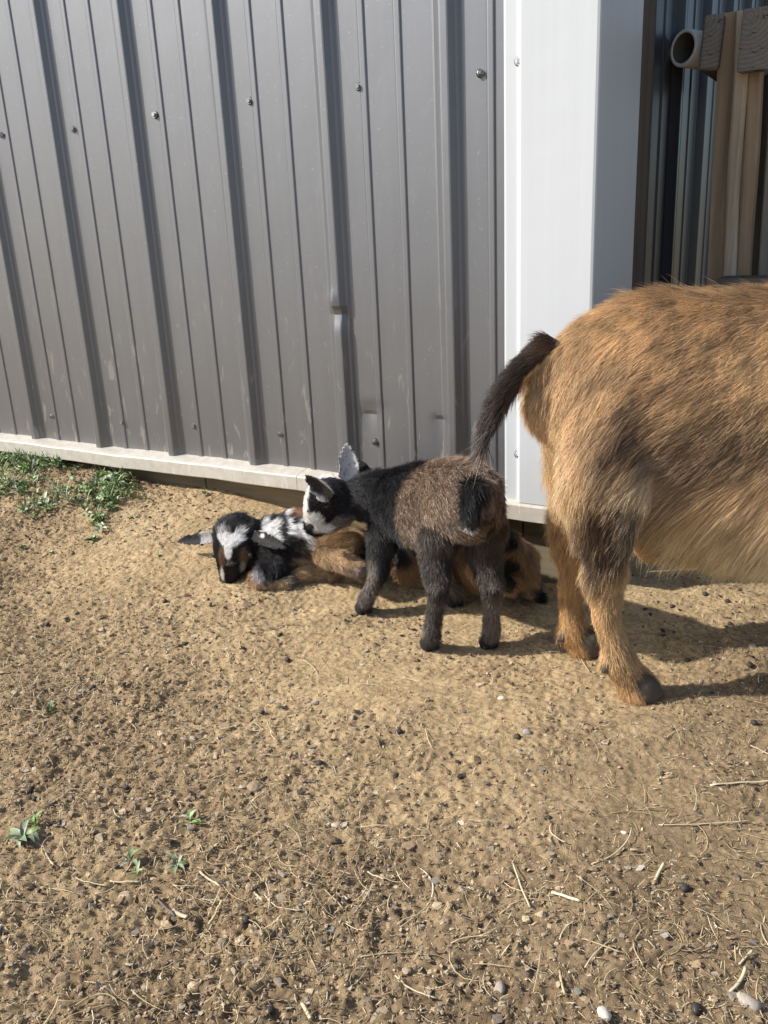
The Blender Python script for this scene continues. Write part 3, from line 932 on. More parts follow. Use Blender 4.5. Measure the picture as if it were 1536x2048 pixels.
doe = goat('goat', bd, tuple(mo), 0.0065, 4, doe_style, 340000, 0.00016, 3, density=lambda p: np.where((p - mo) @ mF < 0.30, 1.0, 0.25) * np.where((p - mo) @ mL < 0.02, 1.0, 0.5))
tag(doe, 'large caramel brown adult goat with dark hanging tail, facing away into the passage', 'goat')
for s in (-1, 1): eye(doe, mp(.69, s * .040, .612), .009)
# ---- standing kid, seen from behind, sniffing the resting kid
def path(*rows): return [(np.asarray(a), b_, c_) for a, b_, c_ in rows]
def lift(p, dz): return np.asarray(p) + np.array([0, 0, dz])
hl, hr = gnd(862, 1298), gnd(980, 1296)
fl_ = gnd(730, 1226); fr_ = gnd(912, 1212)
ko = (hl + hr) / 2
kF = np.array([-0.84, 0.54, 0.0]); kF /= np.linalg.norm(kF)
kL = np.array([-kF[1], kF[0], 0.0])
b1 = Body()
b1.tube('trunk', path((at(962, 1003, -.318), .026, .032), (at(950, 1002, -.303), .042, .053), (at(918, 1003, -.282), .049, .060), (at(880, 1008, -.258), .050, .063),
                      (at(838, 1012, -.238), .048, .064), (at(800, 1012, -.220), .041, .058), (at(770, 1012, -.206), .030, .046)), flow=-1, n=4, seg=24)
b1.tube('neck', path((at(800, 1000, -.216), .034, .048), (at(765, 996, -.205), .030, .043), (at(728, 996, -.205), .026, .036), (at(695, 1000, -.218), .024, .032), (at(668, 1000, -.232), .024, .030)), flow=-1)
b1.tube('head', path((at(674, 992, -.230), .026, .030), (at(653, 997, -.240), .030, .033), (at(642, 1017, -.247), .025, .029), (at(634, 1040, -.253), .019, .022), (at(629, 1057, -.257), .0155, .017)), up=(-.4, -.6, .7), flow=-1)
b1.tube('jaw', path((at(690, 1028, -.228), .016, .016), (at(665, 1046, -.240), .013, .014), (at(643, 1057, -.253), .010, .010)), n=4, flow=-1)
b1.ear(at(664, 995, -.268), at(611, 951, -.285), (.05, -.95, .05), .040, thick=.0062, cup=.42)
b1.ear(at(668, 966, -.205), at(640, 952, -.170), (-.6, .2, .1), .030, thick=.0062, cup=.35)
def kidleg(body, hip, mid, hock, fet, foot, r, up):
    body.tube('upper', path((hip, r[0], r[0] * 1.25), (mid, r[1], r[1] * 1.2), (hock, r[2], r[2] * 1.1)), up=up, n=5)
    body.tube('shank', path((lift(hock, .008), r[2], r[2] * 1.1), (np.asarray(hock) * .5 + np.asarray(fet) * .5, r[3], r[3] * 1.05), (fet, r[3] * 1.12, r[3] * 1.25), (lift(foot, .012), r[3] * 1.15, r[3] * 1.35)), up=up, n=5)
    sd_ = np.cross(up, (0, 0, 1.0))
    for q in (-1, 1):
        body.tube('hoof', path((lift(foot, .017) + sd_ * .006 * q, .0064, .010), (lift(foot, .0045) + sd_ * .0078 * q + up * .006, .0074, .0130)), up=up, n=3, cap=.5)
kidleg(b1, at(884, 1058, -.290), at(872, 1110, -.300), at(876, 1182, -.325), lift(hl, .030) + kF * -.004, hl, (.031, .0215, .0135, .0105), kF)
kidleg(b1, at(966, 1052, -.268), at(968, 1105, -.268), at(984, 1178, -.285), lift(hr, .030) + kF * -.004, hr, (.031, .0215, .0135, .0105), kF)
kidleg(b1, at(770, 1062, -.232), at(760, 1105, -.240), at(756, 1150, -.248), lift(fl_, .026) + np.array([.004, 0, 0]), fl_, (.025, .0165, .0120, .0100), kF)
kidleg(b1, at(835, 1062, -.19), at(860, 1110, -.188), at(885, 1155, -.186), lift(fr_, .026), fr_, (.023, .0165, .0120, .0100), kF)
b1.tube('tail', path((at(945, 972, -.336), .011, .011), (at(944, 1000, -.345), .013, .012), (at(942, 1030, -.347), .012, .011), (at(940, 1052, -.345), .005, .005)), up=kF, n=4)

def kid1_style(Pq, k, u_, nn, T):
    names = np.array(b1.kinds)[k]
    z = Pq[:, 2]; r = Pq - ko; f = r @ kF
    n1 = noise3(Pq[:, 0] * 18, Pq[:, 1] * 18, Pq[:, 2] * 18, 101); n2 = noise3(Pq[:, 0] * 60, Pq[:, 1] * 60, Pq[:, 2] * 60, 102); n3 = noise3(Pq[:, 0] * 160, Pq[:, 1] * 160, Pq[:, 2] * 160, 103)
    brown = np.array([0.275, 0.186, 0.122])
    c = np.tile(brown, (len(Pq), 1)) * (1 + 0.15 * n1 + 0.15 * n2)[:, None]
    g = per_hair(5, len(Pq))
    c = lay(c, (g < 0.32) * 0.75, (0.045, 0.030, 0.022))
    c = lay(c, (g > 0.80) * 0.75, (0.48, 0.37, 0.26))
    body_ = names == 'trunk'
    # black forequarters, dorsal line, and points
    front = sstep(.080, .100, f - 0.25 * np.clip(.22 - (z - ko[2]), -.1, .2) + 0.012 * n1 + 0.006 * n2)
    c = lay(c, np.where(body_ | (names == 'neck') | (names == 'head'), front, 0), BLACK)
    c = lay(c, (names == 'neck') * 0.97, BLACK); c = lay(c, (names == 'head') * 0.95, BLACK)
    l = r @ kL
    c = lay(c, body_ * sstep(.288, .302, z - ko[2] + 0.003 * n2) * (1 - sstep(.014, .03, np.abs(l + .004))) * 0.9, (0.016, 0.013, 0.012))
    throat = (names == 'jaw')
    c = lay(c, throat * 0.85, (0.20, 0.17, 0.14))
    c = lay(c, 0.7 * blob(Pq, at(722, 1062, -.22), (.035, .035, .012), .5, .3, 40, 105), (0.09, 0.06, 0.042))
    leg = (names == 'upper') | (names == 'shank')
    up_ = (names == 'upper')
    c = lay(c, up_ * (0.75 - 0.2 * n2), (0.022, 0.018, 0.017))
    fore = f > .10
    c = lay(c, up_ * fore * 0.9, BLACK)
    c = lay(c, (names == 'shank') * 1.0, (0.24, 0.19, 0.155))
    c = lay(c, (names == 'shank') * (g < 0.45) * 0.8, (0.030, 0.024, 0.022))
    c = lay(c, leg * sstep(.2, .7, n1 + .4 * n2) * .6, (0.014, 0.012, 0.013))
    c = lay(c, (names == 'shank') * sstep(.60, .85, u_) * 0.4, (0.035, 0.030, 0.029))
    c = lay(c, (names == 'shank') * (u_ > .93) * 1.0, (0.016, 0.014, 0.014))
    c = lay(c, 0.6 * blob(Pq, at(745, 1135, -.262), (.008, .02, .022), .5, .4, 60, 109), (0.30, 0.25, 0.20))
    c = lay(c, (names == 'hoof') * 1.0, (0.020, 0.017, 0.016))
    tl = names == 'tail'
    c = lay(c, tl * 1.0, (0.010, 0.010, 0.011))
    c = lay(c, 0.9 * blob(Pq, at(945, 985, -.335), (.020, .03, .020), .4, .3, 50, 111) * (~tl), BLACK)
    c = lay(c, tl * (u_ > .90) * (g > 0.35) * 0.9, WHITE)
    # white face: blaze down the front, white muzzle with a dark nose, white rimmed ears
    c = lay(c, blob(Pq, at(609, 985, -.255), (.013, .03, .023), .22, .2, 50, 113) * (names != 'ear'), WHITE)
    c = lay(c, blob(Pq, at(612, 1020, -.265), (.008, .022, .022), .22, .2, 50, 115) * (names != 'ear'), WHITE)
    c = lay(c, blob(Pq, at(628, 1042, -.272), (.013, .022, .012), .22, .2, 50, 117), WHITE)
    c = lay(c, blob(Pq, at(646, 1060, -.270), (.017, .022, .0085), .22, .2, 50, 119), WHITE)
    c = lay(c, blob(Pq, at(621, 1053, -.268), (.0075, .013, .0065), .2, .1, 60, 121), (0.02, 0.016, 0.016))
    ear = names == 'ear'
    c = lay(c, ear * 1.0, (0.045, 0.036, 0.034))
    ef = np.array([.05, -.95, .05])
    ax_ = at(611, 951, -.285) - at(664, 995, -.268); ax_ /= np.linalg.norm(ax_); s_ = np.cross(ax_, ef); s_ /= np.linalg.norm(s_)
    d_ = np.abs((Pq - at(664, 995, -.268)) @ s_)
    c = lay(c, ear * sstep(.0085, .014, d_ + .002 * n3) * 0.9, (0.62, 0.58, 0.54))
    c = lay(c, ear * (g > .85) * 0.6, (0.40, 0.36, 0.33))
    ln = np.full(len(Pq), .0125); ln = np.where(names == 'neck', .015, ln); ln = np.where(names == 'head', .0065, ln); ln = np.where(names == 'jaw', .008, ln)
    ln = np.where(up_, .0115, ln); ln = np.where(names == 'shank', .0075 - .004 * sstep(.6, 1, u_), ln); ln = np.where(names == 'hoof', 0.0, ln)
    ln = np.where(tl, .017 - .006 * u_, ln); ln = np.where(ear, .0042, ln)
    ln = np.where(blob(Pq, at(621, 1053, -.268), (.007, .012, .0065), .2, .1, 60, 121) > .5, .001, ln)
    lean = np.where(leg, .75, .60) + 0 * z; lean = np.where(tl, .8, lean); lean = np.where(ear, .3, lean)
    flow = T + np.array([0, 0, -.45]) * (body_ | (names == 'neck'))[:, None]
    return c, ln, lean, flow
kid1 = goat('goat_kid', b1, tuple(ko), 0.0023, 4, kid1_style, 120000, .00021, 11)
tag(kid1, 'brown and black goat kid standing with its rump to the viewer, sniffing another kid', 'goat kid', 'goat kids by the barn wall')
eye(kid1, at(620, 1021, -.268), .0055)

# ---- piebald kid curled on the ground, face to the viewer
nose2 = gnd(462, 1160)
g2 = gnd(600, 1165)
b2 = Body()
k2o = gnd(590, 1150); k2o = np.array([k2o[0], k2o[1], k2o[2]])
b2.tube('trunk', path((at(545, 1104, -.218), .034, .034), (at(560, 1092, -.208), .044, .046), (at(590, 1082, -.190), .050, .053), (at(630, 1082, -.168), .052, .050),
                      (at(672, 1092, -.152), .050, .046), (at(705, 1106, -.146), .042, .040), (at(722, 1114, -.144), .026, .028)), n=4, seg=24)
b2.tube('neck', path((at(572, 1078, -.195), .036, .040), (at(545, 1078, -.205), .032, .040), (at(515, 1082, -.222), .028, .036), (at(492, 1070, -.236), .026, .030)), flow=-1)
b2.tube('throat', path((at(556, 1118, -.225), .030, .030), (at(530, 1125, -.235), .028, .030), (at(505, 1120, -.242), .020, .024)), n=4, flow=-1)
hd = (-.10, -.75, .55)
b2.tube('head', path((at(480, 1060, -.226), .033, .029), (at(472, 1070, -.240), .0395, .034), (at(467, 1095, -.256), .0385, .032), (at(463, 1120, -.268), .0290, .025), (at(460, 1142, -.275), .0215, .0185), (at(459, 1156, -.277), .0172, .0145)), up=hd, flow=-1)
b2.tube('jaw', path((at(478, 1112, -.240), .019, .014), (at(470, 1138, -.255), .014, .011), (at(463, 1158, -.264), .009, .008)), up=hd, n=4, flow=-1)
b2.ear(at(436, 1072, -.236), at(354, 1083, -.240), (.55, -.75, .35), .028, thick=.0062, cup=.30)
b2.ear(at(506, 1070, -.250), at(570, 1096, -.268), (.55, -.75, .35), .029, thick=.0062, cup=.30)
# folded legs
b2.tube('foreleg', path((at(560, 1128, -.238), .026, .026), (at(540, 1152, -.262), .018, .016), (gnd(540, 1172) + [0, 0, .012], .012, .012), (gnd(600, 1164) + [0, 0, .014], .0125, .0125), (gnd(640, 1160) + [0, 0, .014], .0125, .0125), (gnd(672, 1158) + [0, 0, .012], .0115, .0115)), n=5)
b2.tube('foreleg', path((at(545, 1140, -.250), .020, .02), (gnd(515, 1174) + [0, 0, .014], .014, .013), (gnd(548, 1176) + [0, 0, .011], .0115, .011), (gnd(575, 1174) + [0, 0, .010], .010, .010)), n=5)
b2.tube('thigh', path((at(704, 1098, -.172), .028, .031), (at(676, 1098, -.188), .024, .026), (at(650, 1114, -.204), .017, .018)), n=5)
b2.tube('shank', path((at(648, 1110, -.212), .017, .018), (at(690, 1125, -.222), .0145, .015), (at(722, 1142, -.228), .0125, .0125), (gnd(730, 1160) + [0, 0, .012], .011, .011)), n=5)
b2.tube('shank', path((gnd(725, 1158) + [0, 0, .014], .012, .012), (gnd(685, 1160) + [0, 0, .013], .0115, .0115), (gnd(650, 1162) + [0, 0, .012], .0105, .0105)), n=5)
def kid2_style(Pq, k, u_, nn, T):
    names = np.array(b2.kinds)[k]
    n1 = noise3(Pq[:, 0] * 18, Pq[:, 1] * 18, Pq[:, 2] * 18, 131); n2 = noise3(Pq[:, 0] * 60, Pq[:, 1] * 60, Pq[:, 2] * 60, 132); n3 = noise3(Pq[:, 0] * 170, Pq[:, 1] * 170, Pq[:, 2] * 170, 133)
    g = per_hair(6, len(Pq))
    c = np.tile(np.array(TAN), (len(Pq), 1)) * (1 + .15 * n1 + .15 * n2)[:, None]
    c = lay(c, (g < .22) * .6, (.16, .08, .035))
    head = names == 'head'; ear = names == 'ear'; jaw = names == 'jaw'
    nk = (names == 'neck') | (names == 'throat')
    c = lay(c, nk * 1.0, BLACK)
    B = lambda px, py, Y, r, s=.22, w_=.22, fr=45, sd=140: blob(Pq, at(px, py, Y), r, s, w_, fr, sd)
    # shoulder and back: black ground with white splashes and tan beyond
    c = lay(c, B(545, 1072, -.235, (.042, .06, .045), .15), BLACK)
    c = lay(c, B(545, 1125, -.255, (.036, .05, .033), .15), BLACK)
    c = lay(c, B(530, 1052, -.235, (.011, .05, .021), .2, .2, 50, 145), WHITE)
    c = lay(c, B(548, 1062, -.235, (.011, .05, .022), .2, .2, 50, 146), WHITE)
    c = lay(c, B(578, 1050, -.225, (.022, .04, .014), .2, .25, 50, 147), WHITE)
    c = lay(c, B(600, 1068, -.225, (.014, .05, .024), .2, .25, 50, 149), WHITE)
    c = lay(c, B(612, 1092, -.232, (.009, .05, .026), .2, .25, 50, 151), (.66, .60, .53))
    c = lay(c, B(592, 1108, -.24, (.014, .04, .014), .4, .3, 50, 152) * .7, (.42, .34, .27))
    c = lay(c, B(590, 1090, -.235, (.013, .05, .020), .2, .35, 60, 143), (.025, .018, .016))
    c = lay(c, B(604, 1104, -.235, (.009, .05, .014), .25, .35, 60, 144), (.10, .055, .03))
    c = lay(c, B(560, 1048, -.235, (.007, .05, .020), .2, .35, 60, 191), BLACK)
    c = lay(c, B(583, 1036, -.225, (.009, .05, .011), .2, .35, 60, 192), BLACK)
    c = lay(c, B(552, 1030, -.2, (.020, .05, .017), .2, .25, 50, 153), BLACK)
    c = lay(c, B(570, 1020, -.19, (.007, .05, .015), .25, .2, 50, 154), WHITE)
    c = lay(c, B(513, 1030, -.2, (.013, .05, .008), .25, .2, 50, 155), WHITE)
    c = lay(c, B(590, 1018, -.19, (.014, .05, .014), .25, .25, 50, 156), (.36, .19, .08))
    c = lay(c, B(670, 1118, -.215, (.022, .016, .017), .25, .3, 50, 157) * (names == 'trunk'), BLACK)
    c = lay(c, B(735, 1118, -.16, (.018, .05, .03), .3, .3, 50, 159), (.03, .022, .02))
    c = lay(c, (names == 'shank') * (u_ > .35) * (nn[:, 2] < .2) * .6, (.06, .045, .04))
    c = lay(c, B(724, 1144, -.238, (.014, .02, .013), .2, .1, 50, 161), (.30, .26, .23))
    c = lay(c, B(608, 1124, -.255, (.011, .03, .007), .2, .2, 50, 163), (.22, .19, .17))
    c = lay(c, ((names == 'foreleg') & (u_ > .94)) * .9, (.20, .17, .15))
    c = lay(c, B(520, 1148, -.275, (.011, .03, .010), .3, .25, 60, 165), (.55, .52, .50))
    c = lay(c, B(455, 1164, -.26, (.03, .03, .02), .2, .1, 40, 166) * (names == 'foreleg') * .5, (.2, .11, .05))
    # face
    c = lay(c, (head | jaw) * 1.0, BLACK)
    hm = (head | jaw) * 1.0
    c = lay(c, hm * B(446, 1118, -.285, (.006, .03, .017), .3, .2, 60, 167), (.20, .115, .06))
    c = lay(c, hm * B(485, 1120, -.282, (.008, .03, .018), .3, .2, 60, 169), (.20, .115, .06))
    c = lay(c, hm * B(448, 1074, -.27, (.0125, .04, .010), .18, .2, 70, 171), WHITE)
    c = lay(c, hm * B(476, 1074, -.27, (.0125, .04, .010), .18, .2, 70, 172), WHITE)
    c = lay(c, hm * B(461, 1083, -.275, (.0175, .04, .012), .18, .15, 70, 173), WHITE)
    c = lay(c, hm * B(456, 1104, -.285, (.0068, .04, .014), .18, .15, 70, 175), WHITE)
    c = lay(c, hm * B(464, 1061, -.27, (.003, .03, .006), .3, .2, 70, 176), BLACK)
    c = lay(c, hm * B(447, 1148, -.285, (.0042, .03, .012), .25, .15, 70, 177), (.66, .62, .57))
    c = lay(c, hm * B(482, 1143, -.280, (.0048, .03, .014), .25, .15, 70, 179), (.5, .44, .38))
    c = lay(c, hm * B(459, 1130, -.29, (.0095, .03, .003), .3, .2, 70, 181) * .8, (.36, .30, .28))
    c = lay(c, hm * B(464, 1150, -.29, (.0080, .03, .0105), .2, .1, 70, 183), (.018, .014, .014))
    c = lay(c, ear * 1.0, (.022, .020, .020))
    c = lay(c, ear * (g > .93) * .8, (.55, .52, .50))
    c = lay(c, ear * (u_ < .42) * (g < .6) * (Pq[:, 0] < at(470, 1080, -.25)[0]) * .8, (.5, .47, .45))
    c = lay(c, B(520, 1072, -.27, (.006, .03, .005), .3, .2, 70, 190) * ear, WHITE)
    ln = np.full(len(Pq), .0125); ln = np.where(head, .0060, ln); ln = np.where(jaw, .006, ln); ln = np.where(nk, .013, ln); ln = np.where(ear, .004, ln)
    ln = np.where(head & (u_ < .32), .013, ln)
    ln = np.where((names == 'shank') | (names == 'foreleg'), .011, ln)
    ln = np.where(B(724, 1144, -.238, (.012, .02, .011), .2, .1, 50, 161) > .5, .002, ln)
    ln = np.where(hm * B(464, 1150, -.29, (.0080, .03, .010), .2, .1, 70, 183) > .5, .0013, ln)
    lean = np.where(head, .5, .5); lean = np.where(ear, .25, lean)
    flow = T + np.array([0, 0, -.5]) * (names == 'trunk')[:, None]
    return c, ln, lean, flow
kid2 = goat('goat_kid', b2, tuple(k2o), 0.0023, 4, kid2_style, 110000, .00021, 12)
tag(kid2, 'spotted goat kid curled on the dirt, black face with a heart-shaped white forehead', 'goat kid', 'goat kids by the barn wall')
eye(kid2, at(430, 1110, -.270), .0058); eye(kid2, at(502, 1111, -.264), .0058)

# ---- third kid resting behind the standing one, against the skirt boards
b3 = Body()
k3o = np.array([.05, -.10, gz(.05, -.10)])
b3.tube('trunk', path((at(790, 1085, -.105), .036, .04), (at(830, 1095, -.105), .048, .054), (at(890, 1106, -.105), .052, .056), (at(950, 1116, -.108), .052, .054), (at(1005, 1126, -.110), .048, .050), (at(1036, 1130, -.112), .036, .040)), n=4, seg=24, flow=1)
b3.tube('neck', path((at(810, 1080, -.105), .036, .04), (at(775, 1040, -.105), .028, .034), (at(745, 1000, -.105), .024, .028), (at(728, 978, -.105), .023, .026)), up=(1, 0, .3), flow=-1)
b3.tube('head', path((at(735, 976, -.105), .024, .024), (at(715, 984, -.100), .026, .026), (at(695, 1000, -.095), .020, .022), (at(672, 1018, -.09), .014, .015), (at(662, 1024, -.088), .012, .012)), flow=-1)
b3.ear(at(698, 965, -.118), at(693, 888, -.115), (.55, -.8, .1), .046, thick=.0062, cup=.3)
b3.ear(at(748, 962, -.100), at(712, 918, -.092), (.55, -.8, .1), .024, thick=.0062, cup=.2)
b3.tube('thigh', path((at(1018, 1100, -.140), .030, .034), (at(985, 1118, -.158), .026, .03), (at(960, 1145, -.165), .018, .02)), n=5)
b3.tube('shank', path((at(965, 1140, -.168), .016, .017), (at(1000, 1160, -.170), .014, .014), (gnd(1028, 1186) + [0, 0, .010], .012, .012)), n=5)
b3.tube('shank', path((at(1045, 1120, -.118), .022, .024), (at(1058, 1155, -.130), .013, .014), (gnd(1062, 1196) + [0, 0, .014], .011, .012), (gnd(1078, 1203) + [0, 0, .007], .009, .009)), up=(1, 0, .2), n=5)
b3.tube('foreleg', path((at(830, 1120, -.14), .022, .024), (gnd(800, 1170) + [0, 0, .014], .013, .013), (gnd(850, 1172) + [0, 0, .012], .012, .012), (gnd(885, 1172) + [0, 0, .011], .0105, .0105)), n=5)
def kid3_style(Pq, k, u_, nn, T):
    names = np.array(b3.kinds)[k]
    n1 = noise3(Pq[:, 0] * 18, Pq[:, 1] * 18, Pq[:, 2] * 18, 231); n2 = noise3(Pq[:, 0] * 60, Pq[:, 1] * 60, Pq[:, 2] * 60, 232); n3 = noise3(Pq[:, 0] * 190, Pq[:, 1] * 190, Pq[:, 2] * 190, 233)
    g = per_hair(8, len(Pq))
    c = np.tile(np.array((.40, .24, .115)), (len(Pq), 1)) * (1 + .15 * n1 + .15 * n2)[:, None]
    B = lambda px, py, Y, r, s=.22, w_=.25, fr=45, sd=240: blob(Pq, at(px, py, Y), r, s, w_, fr, sd)
    c = lay(c, (names == 'neck') * 1.0, BLACK)
    c = lay(c, (names == 'head') * 1.0, BLACK)
    c = lay(c, B(722, 966, -.13, (.03, .03, .016)) * (names == 'head'), WHITE)
    c = lay(c, B(1018, 1080, -.14, (.014, .05, .020), .25, .3, 45, 241), BLACK)
    c = lay(c, B(1015, 1130, -.16, (.022, .05, .016), .25, .3, 45, 243), BLACK)
    c = lay(c, B(800, 1112, -.14, (.022, .05, .022), .25, .3, 45, 245), BLACK)
    c = lay(c, B(1022, 1168, -.175, (.017, .05, .024), .25, .2, 45, 247) * (names == 'shank'), BLACK)
    c = lay(c, ((names == 'shank') & (Pq[:, 0] > at(1050, 1150, -.125)[0])) * sstep(.3, .5, u_), BLACK)
    ear = names == 'ear'
    c = lay(c, ear * 1.0, (.016, .014, .015))
    white_ear = k == b3.kinds.index('ear')
    c = lay(c, white_ear * 1.0, (.70, .69, .68))
    c = lay(c, white_ear * ((g < .10) | (n3 > .62)) * .7, (.05, .045, .045))
    ln = np.full(len(Pq), .0125); ln = np.where(names == 'head', .006, ln); ln = np.where(ear, .0038, ln)
    lean = np.where(ear, .3, .5) + 0 * u_
    flow = T + np.array([0, 0, -.5]) * (names == 'trunk')[:, None]
    return c, ln, lean, flow
kid3 = goat('goat_kid', b3, tuple(k3o), 0.0023, 4, kid3_style, 70000, .00021, 13)
tag(kid3, 'mostly hidden goat kid lying behind the standing kid, one speckled pale ear raised', 'goat kid', 'goat kids by the barn wall')
# ------------------------------------------------------------------ litter on the ground
def ico(sub):
    bm = bmesh.new(); bmesh.ops.create_icosphere(bm, subdivisions=sub, radius=1.0)
    V = np.array([v.co[:] for v in bm.verts]); F = np.array([[v.index for v in f.verts] for f in bm.faces]); bm.free()
    return V, F
I1, I2 = ico(1), ico(2)
G = np.random.default_rng(21)

def in_view(x, y, z=0.02, m=30):
    P_ = np.stack([x, y, np.full(len(x), z)], 1) - CAM
    v = P_ @ CR.T
    px = 768 + FPX * v[:, 0] / v[:, 2]; py = 1024 + FPX * v[:, 1] / v[:, 2]
    return (v[:, 2] > .1) & (px > -m) & (px < 1536 + m) & (py > 850) & (py < 2048 + m)

def scatter(n, weight, ylim=-0.02):
    xs, ys = [], []
    while sum(map(len, xs)) < n:
        x = G.uniform(-1.6, .9, 60000); y = G.uniform(-1.25, .30, 60000)
        k = in_view(x, y, m=160) & ((y < ylim) | (x > .27)) & (G.random(60000) < weight(x, y))
        xs.append(x[k]); ys.append(y[k])
    return np.concatenate(xs)[:n], np.concatenate(ys)[:n]

def rot_z(a): 
    c, s = np.cos(a), np.sin(a); z = 0 * a
    return np.stack([np.stack([c, -s, z], -1), np.stack([s, c, z], -1), np.stack([z, z, z + 1], -1)], -2)
def rot_x(a):
    c, s = np.cos(a), np.sin(a); z = 0 * a
    return np.stack([np.stack([z + 1, z, z], -1), np.stack([z, c, -s], -1), np.stack([z, s, c], -1)], -2)

def lumps(name, n, base, size, flat, colors, weight, label, jag=.35, sink=.25, smooth=False):
    V0, F0 = base
    x, y = scatter(n, weight)
    s = size(n)[:, None]
    sc = np.stack([G.uniform(.75, 1.3, n), G.uniform(.7, 1.1, n), flat(n)], 1) * s
    V = V0[None] + jag * G.uniform(-1, 1, (n, len(V0), 3)) * (1 if len(V0) < 20 else .6)
    cut = G.normal(0, 1, (n, 2, 3)); cut /= np.linalg.norm(cut, axis=2, keepdims=True)
    for q in (0, 1):                       # broken faces
        dd = np.einsum('nki,ni->nk', V, cut[:, q]); V = V - cut[:, q][:, None, :] * np.maximum(dd - .35, 0)[:, :, None]
    V = V * sc[:, None, :]
    Rm = rot_z(G.uniform(0, 6.28, n)) @ rot_x(G.normal(0, .35, n)) 
    V = np.einsum('nij,nkj->nki', Rm, V)
    z = ground_z(x, y)
    V = V + np.stack([x, y, z + sc[:, 2] * (1 - 2 * sink)], 1)[:, None]
    F = (F0[None] + (np.arange(n) * len(V0))[:, None, None]).reshape(-1, 3)
    c = colors(n)
    o = mesh_np(name, V.reshape(-1, 3), F, M_TINT, None, smooth, np.repeat(c, len(V0), 0))
    return tag(o, label, None, None, 'stuff')

def pal(*cols, jit=.15):
    cols = np.array(cols)
    def f(n):
        c = cols[G.integers(0, len(cols), n)]
        return np.clip(c * G.normal(1, jit, (n, 1)), .01, .9)
    return f
w_crumb = lambda x, y: np.clip(crumb_mask(x, y) ** 1.3 * (0.25 + sstep(-.1, .5, .5 + .5 * noise2(x * 6, y * 6, 61))), .02, 1)
w_even = lambda x, y: np.clip(.06 + .9 * crumb_mask(x, y) ** 1.2, 0, 1)
SOIL = pal((.33, .24, .145), (.29, .205, .125), (.42, .32, .205), (.20, .145, .09), (.38, .30, .20))
lumps('dirt_clods', 32000, I1, lambda n: .0009 + .0020 * G.random(n) ** 3, lambda n: G.uniform(.4, .8, n), SOIL, w_crumb, 'small crumbs of loose dirt over the yard', .4, .18)
lumps('soil_lumps', 1500, I2, lambda n: .0026 + .0042 * G.random(n) ** 3, lambda n: G.uniform(.35, .65, n), SOIL, w_crumb, 'larger broken lumps of dry soil', .3, .42)
lumps('grit', 7000, I1, lambda n: .0007 + .0010 * G.random(n) ** 2, lambda n: G.uniform(.4, .8, n), pal((.44, .38, .30), (.32, .27, .21), (.18, .145, .11), (.52, .46, .37)), w_even, 'pale and dark grit in the dirt')
lumps('bark_flakes', 2200, I1, lambda n: .0018 + .0040 * G.random(n) ** 2.5, lambda n: G.uniform(.10, .22, n), pal((.30, .26, .21), (.22, .185, .14), (.13, .11, .085), (.44, .38, .30), (.27, .21, .15)), w_even, 'small flat grey and brown flakes in the dirt', .45, .1)
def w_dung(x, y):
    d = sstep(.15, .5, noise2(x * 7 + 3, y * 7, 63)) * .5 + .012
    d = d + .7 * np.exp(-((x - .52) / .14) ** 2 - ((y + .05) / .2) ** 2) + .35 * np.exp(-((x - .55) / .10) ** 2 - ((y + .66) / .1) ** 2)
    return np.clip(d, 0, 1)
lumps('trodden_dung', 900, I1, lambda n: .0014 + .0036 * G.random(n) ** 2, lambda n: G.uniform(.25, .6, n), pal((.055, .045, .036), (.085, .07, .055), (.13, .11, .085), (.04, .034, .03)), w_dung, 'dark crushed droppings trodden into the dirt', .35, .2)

# ---- straw: thin bent stems and chaff
def straw_geo(x, y, L, wd, ang, bend, lift_, nseg=5, z0=None):
    n = len(x)
    t_ = np.linspace(-.5, .5, nseg + 1)
    cx = x[:, None] + L[:, None] * t_ * np.cos(ang[:, None] + bend[:, None] * t_)
    cy = y[:, None] + L[:, None] * t_ * np.sin(ang[:, None] + bend[:, None] * t_)
    zz = ground_z(cx.ravel(), cy.ravel()).reshape(n, -1)
    zc = zz.max(1) * .65 + zz.mean(1) * .35
    cz = zc[:, None] * .75 + zz * .25 + .0008 + lift_[:, None] * (t_ + .5)
    dirx = np.cos(ang[:, None] + 2 * bend[:, None] * t_); diry = np.sin(ang[:, None] + 2 * bend[:, None] * t_)
    prof = np.array([(-1, .05), (0, .38), (1, .05), (0, -.3)])
    V = np.zeros((n, nseg + 1, 4, 3))
    for i, (a, c_) in enumerate(prof):
        V[:, :, i, 0] = cx - diry * a * wd[:, None] / 2
        V[:, :, i, 1] = cy + dirx * a * wd[:, None] / 2
        V[:, :, i, 2] = cz + c_ * wd[:, None] / 2
    F = []
    for s in range(nseg):
        for i in range(4):
            k = (i + 1) % 4
            F.append((s * 4 + i, s * 4 + k, s * 4 + 4 + k, s * 4 + 4 + i))
    F += [(3, 2, 1, 0), tuple(nseg * 4 + i for i in range(4))]
    return V.reshape(n, -1, 3), np.array(F)
def straw(name, n, Lf, wf, weight, colors, label, bendk=.5, nseg=5):
    x, y = scatter(n, weight)
    V, F = straw_geo(x, y, Lf(n), wf(n), G.uniform(0, 6.28, n), G.normal(0, bendk, n), np.abs(G.normal(0, .0035, n)), nseg)
    k = V.shape[1]
    FF = (F[None] + (np.arange(n) * k)[:, None, None]).reshape(-1, 4)
    o = mesh_np(name, V.reshape(-1, 3), FF, M_STRAW, None, True, np.repeat(colors(n), k, 0))
    return tag(o, label, None, None, 'stuff')
STRAW = pal((.52, .41, .24), (.44, .33, .18), (.60, .50, .33), (.34, .25, .14), (.28, .20, .12))
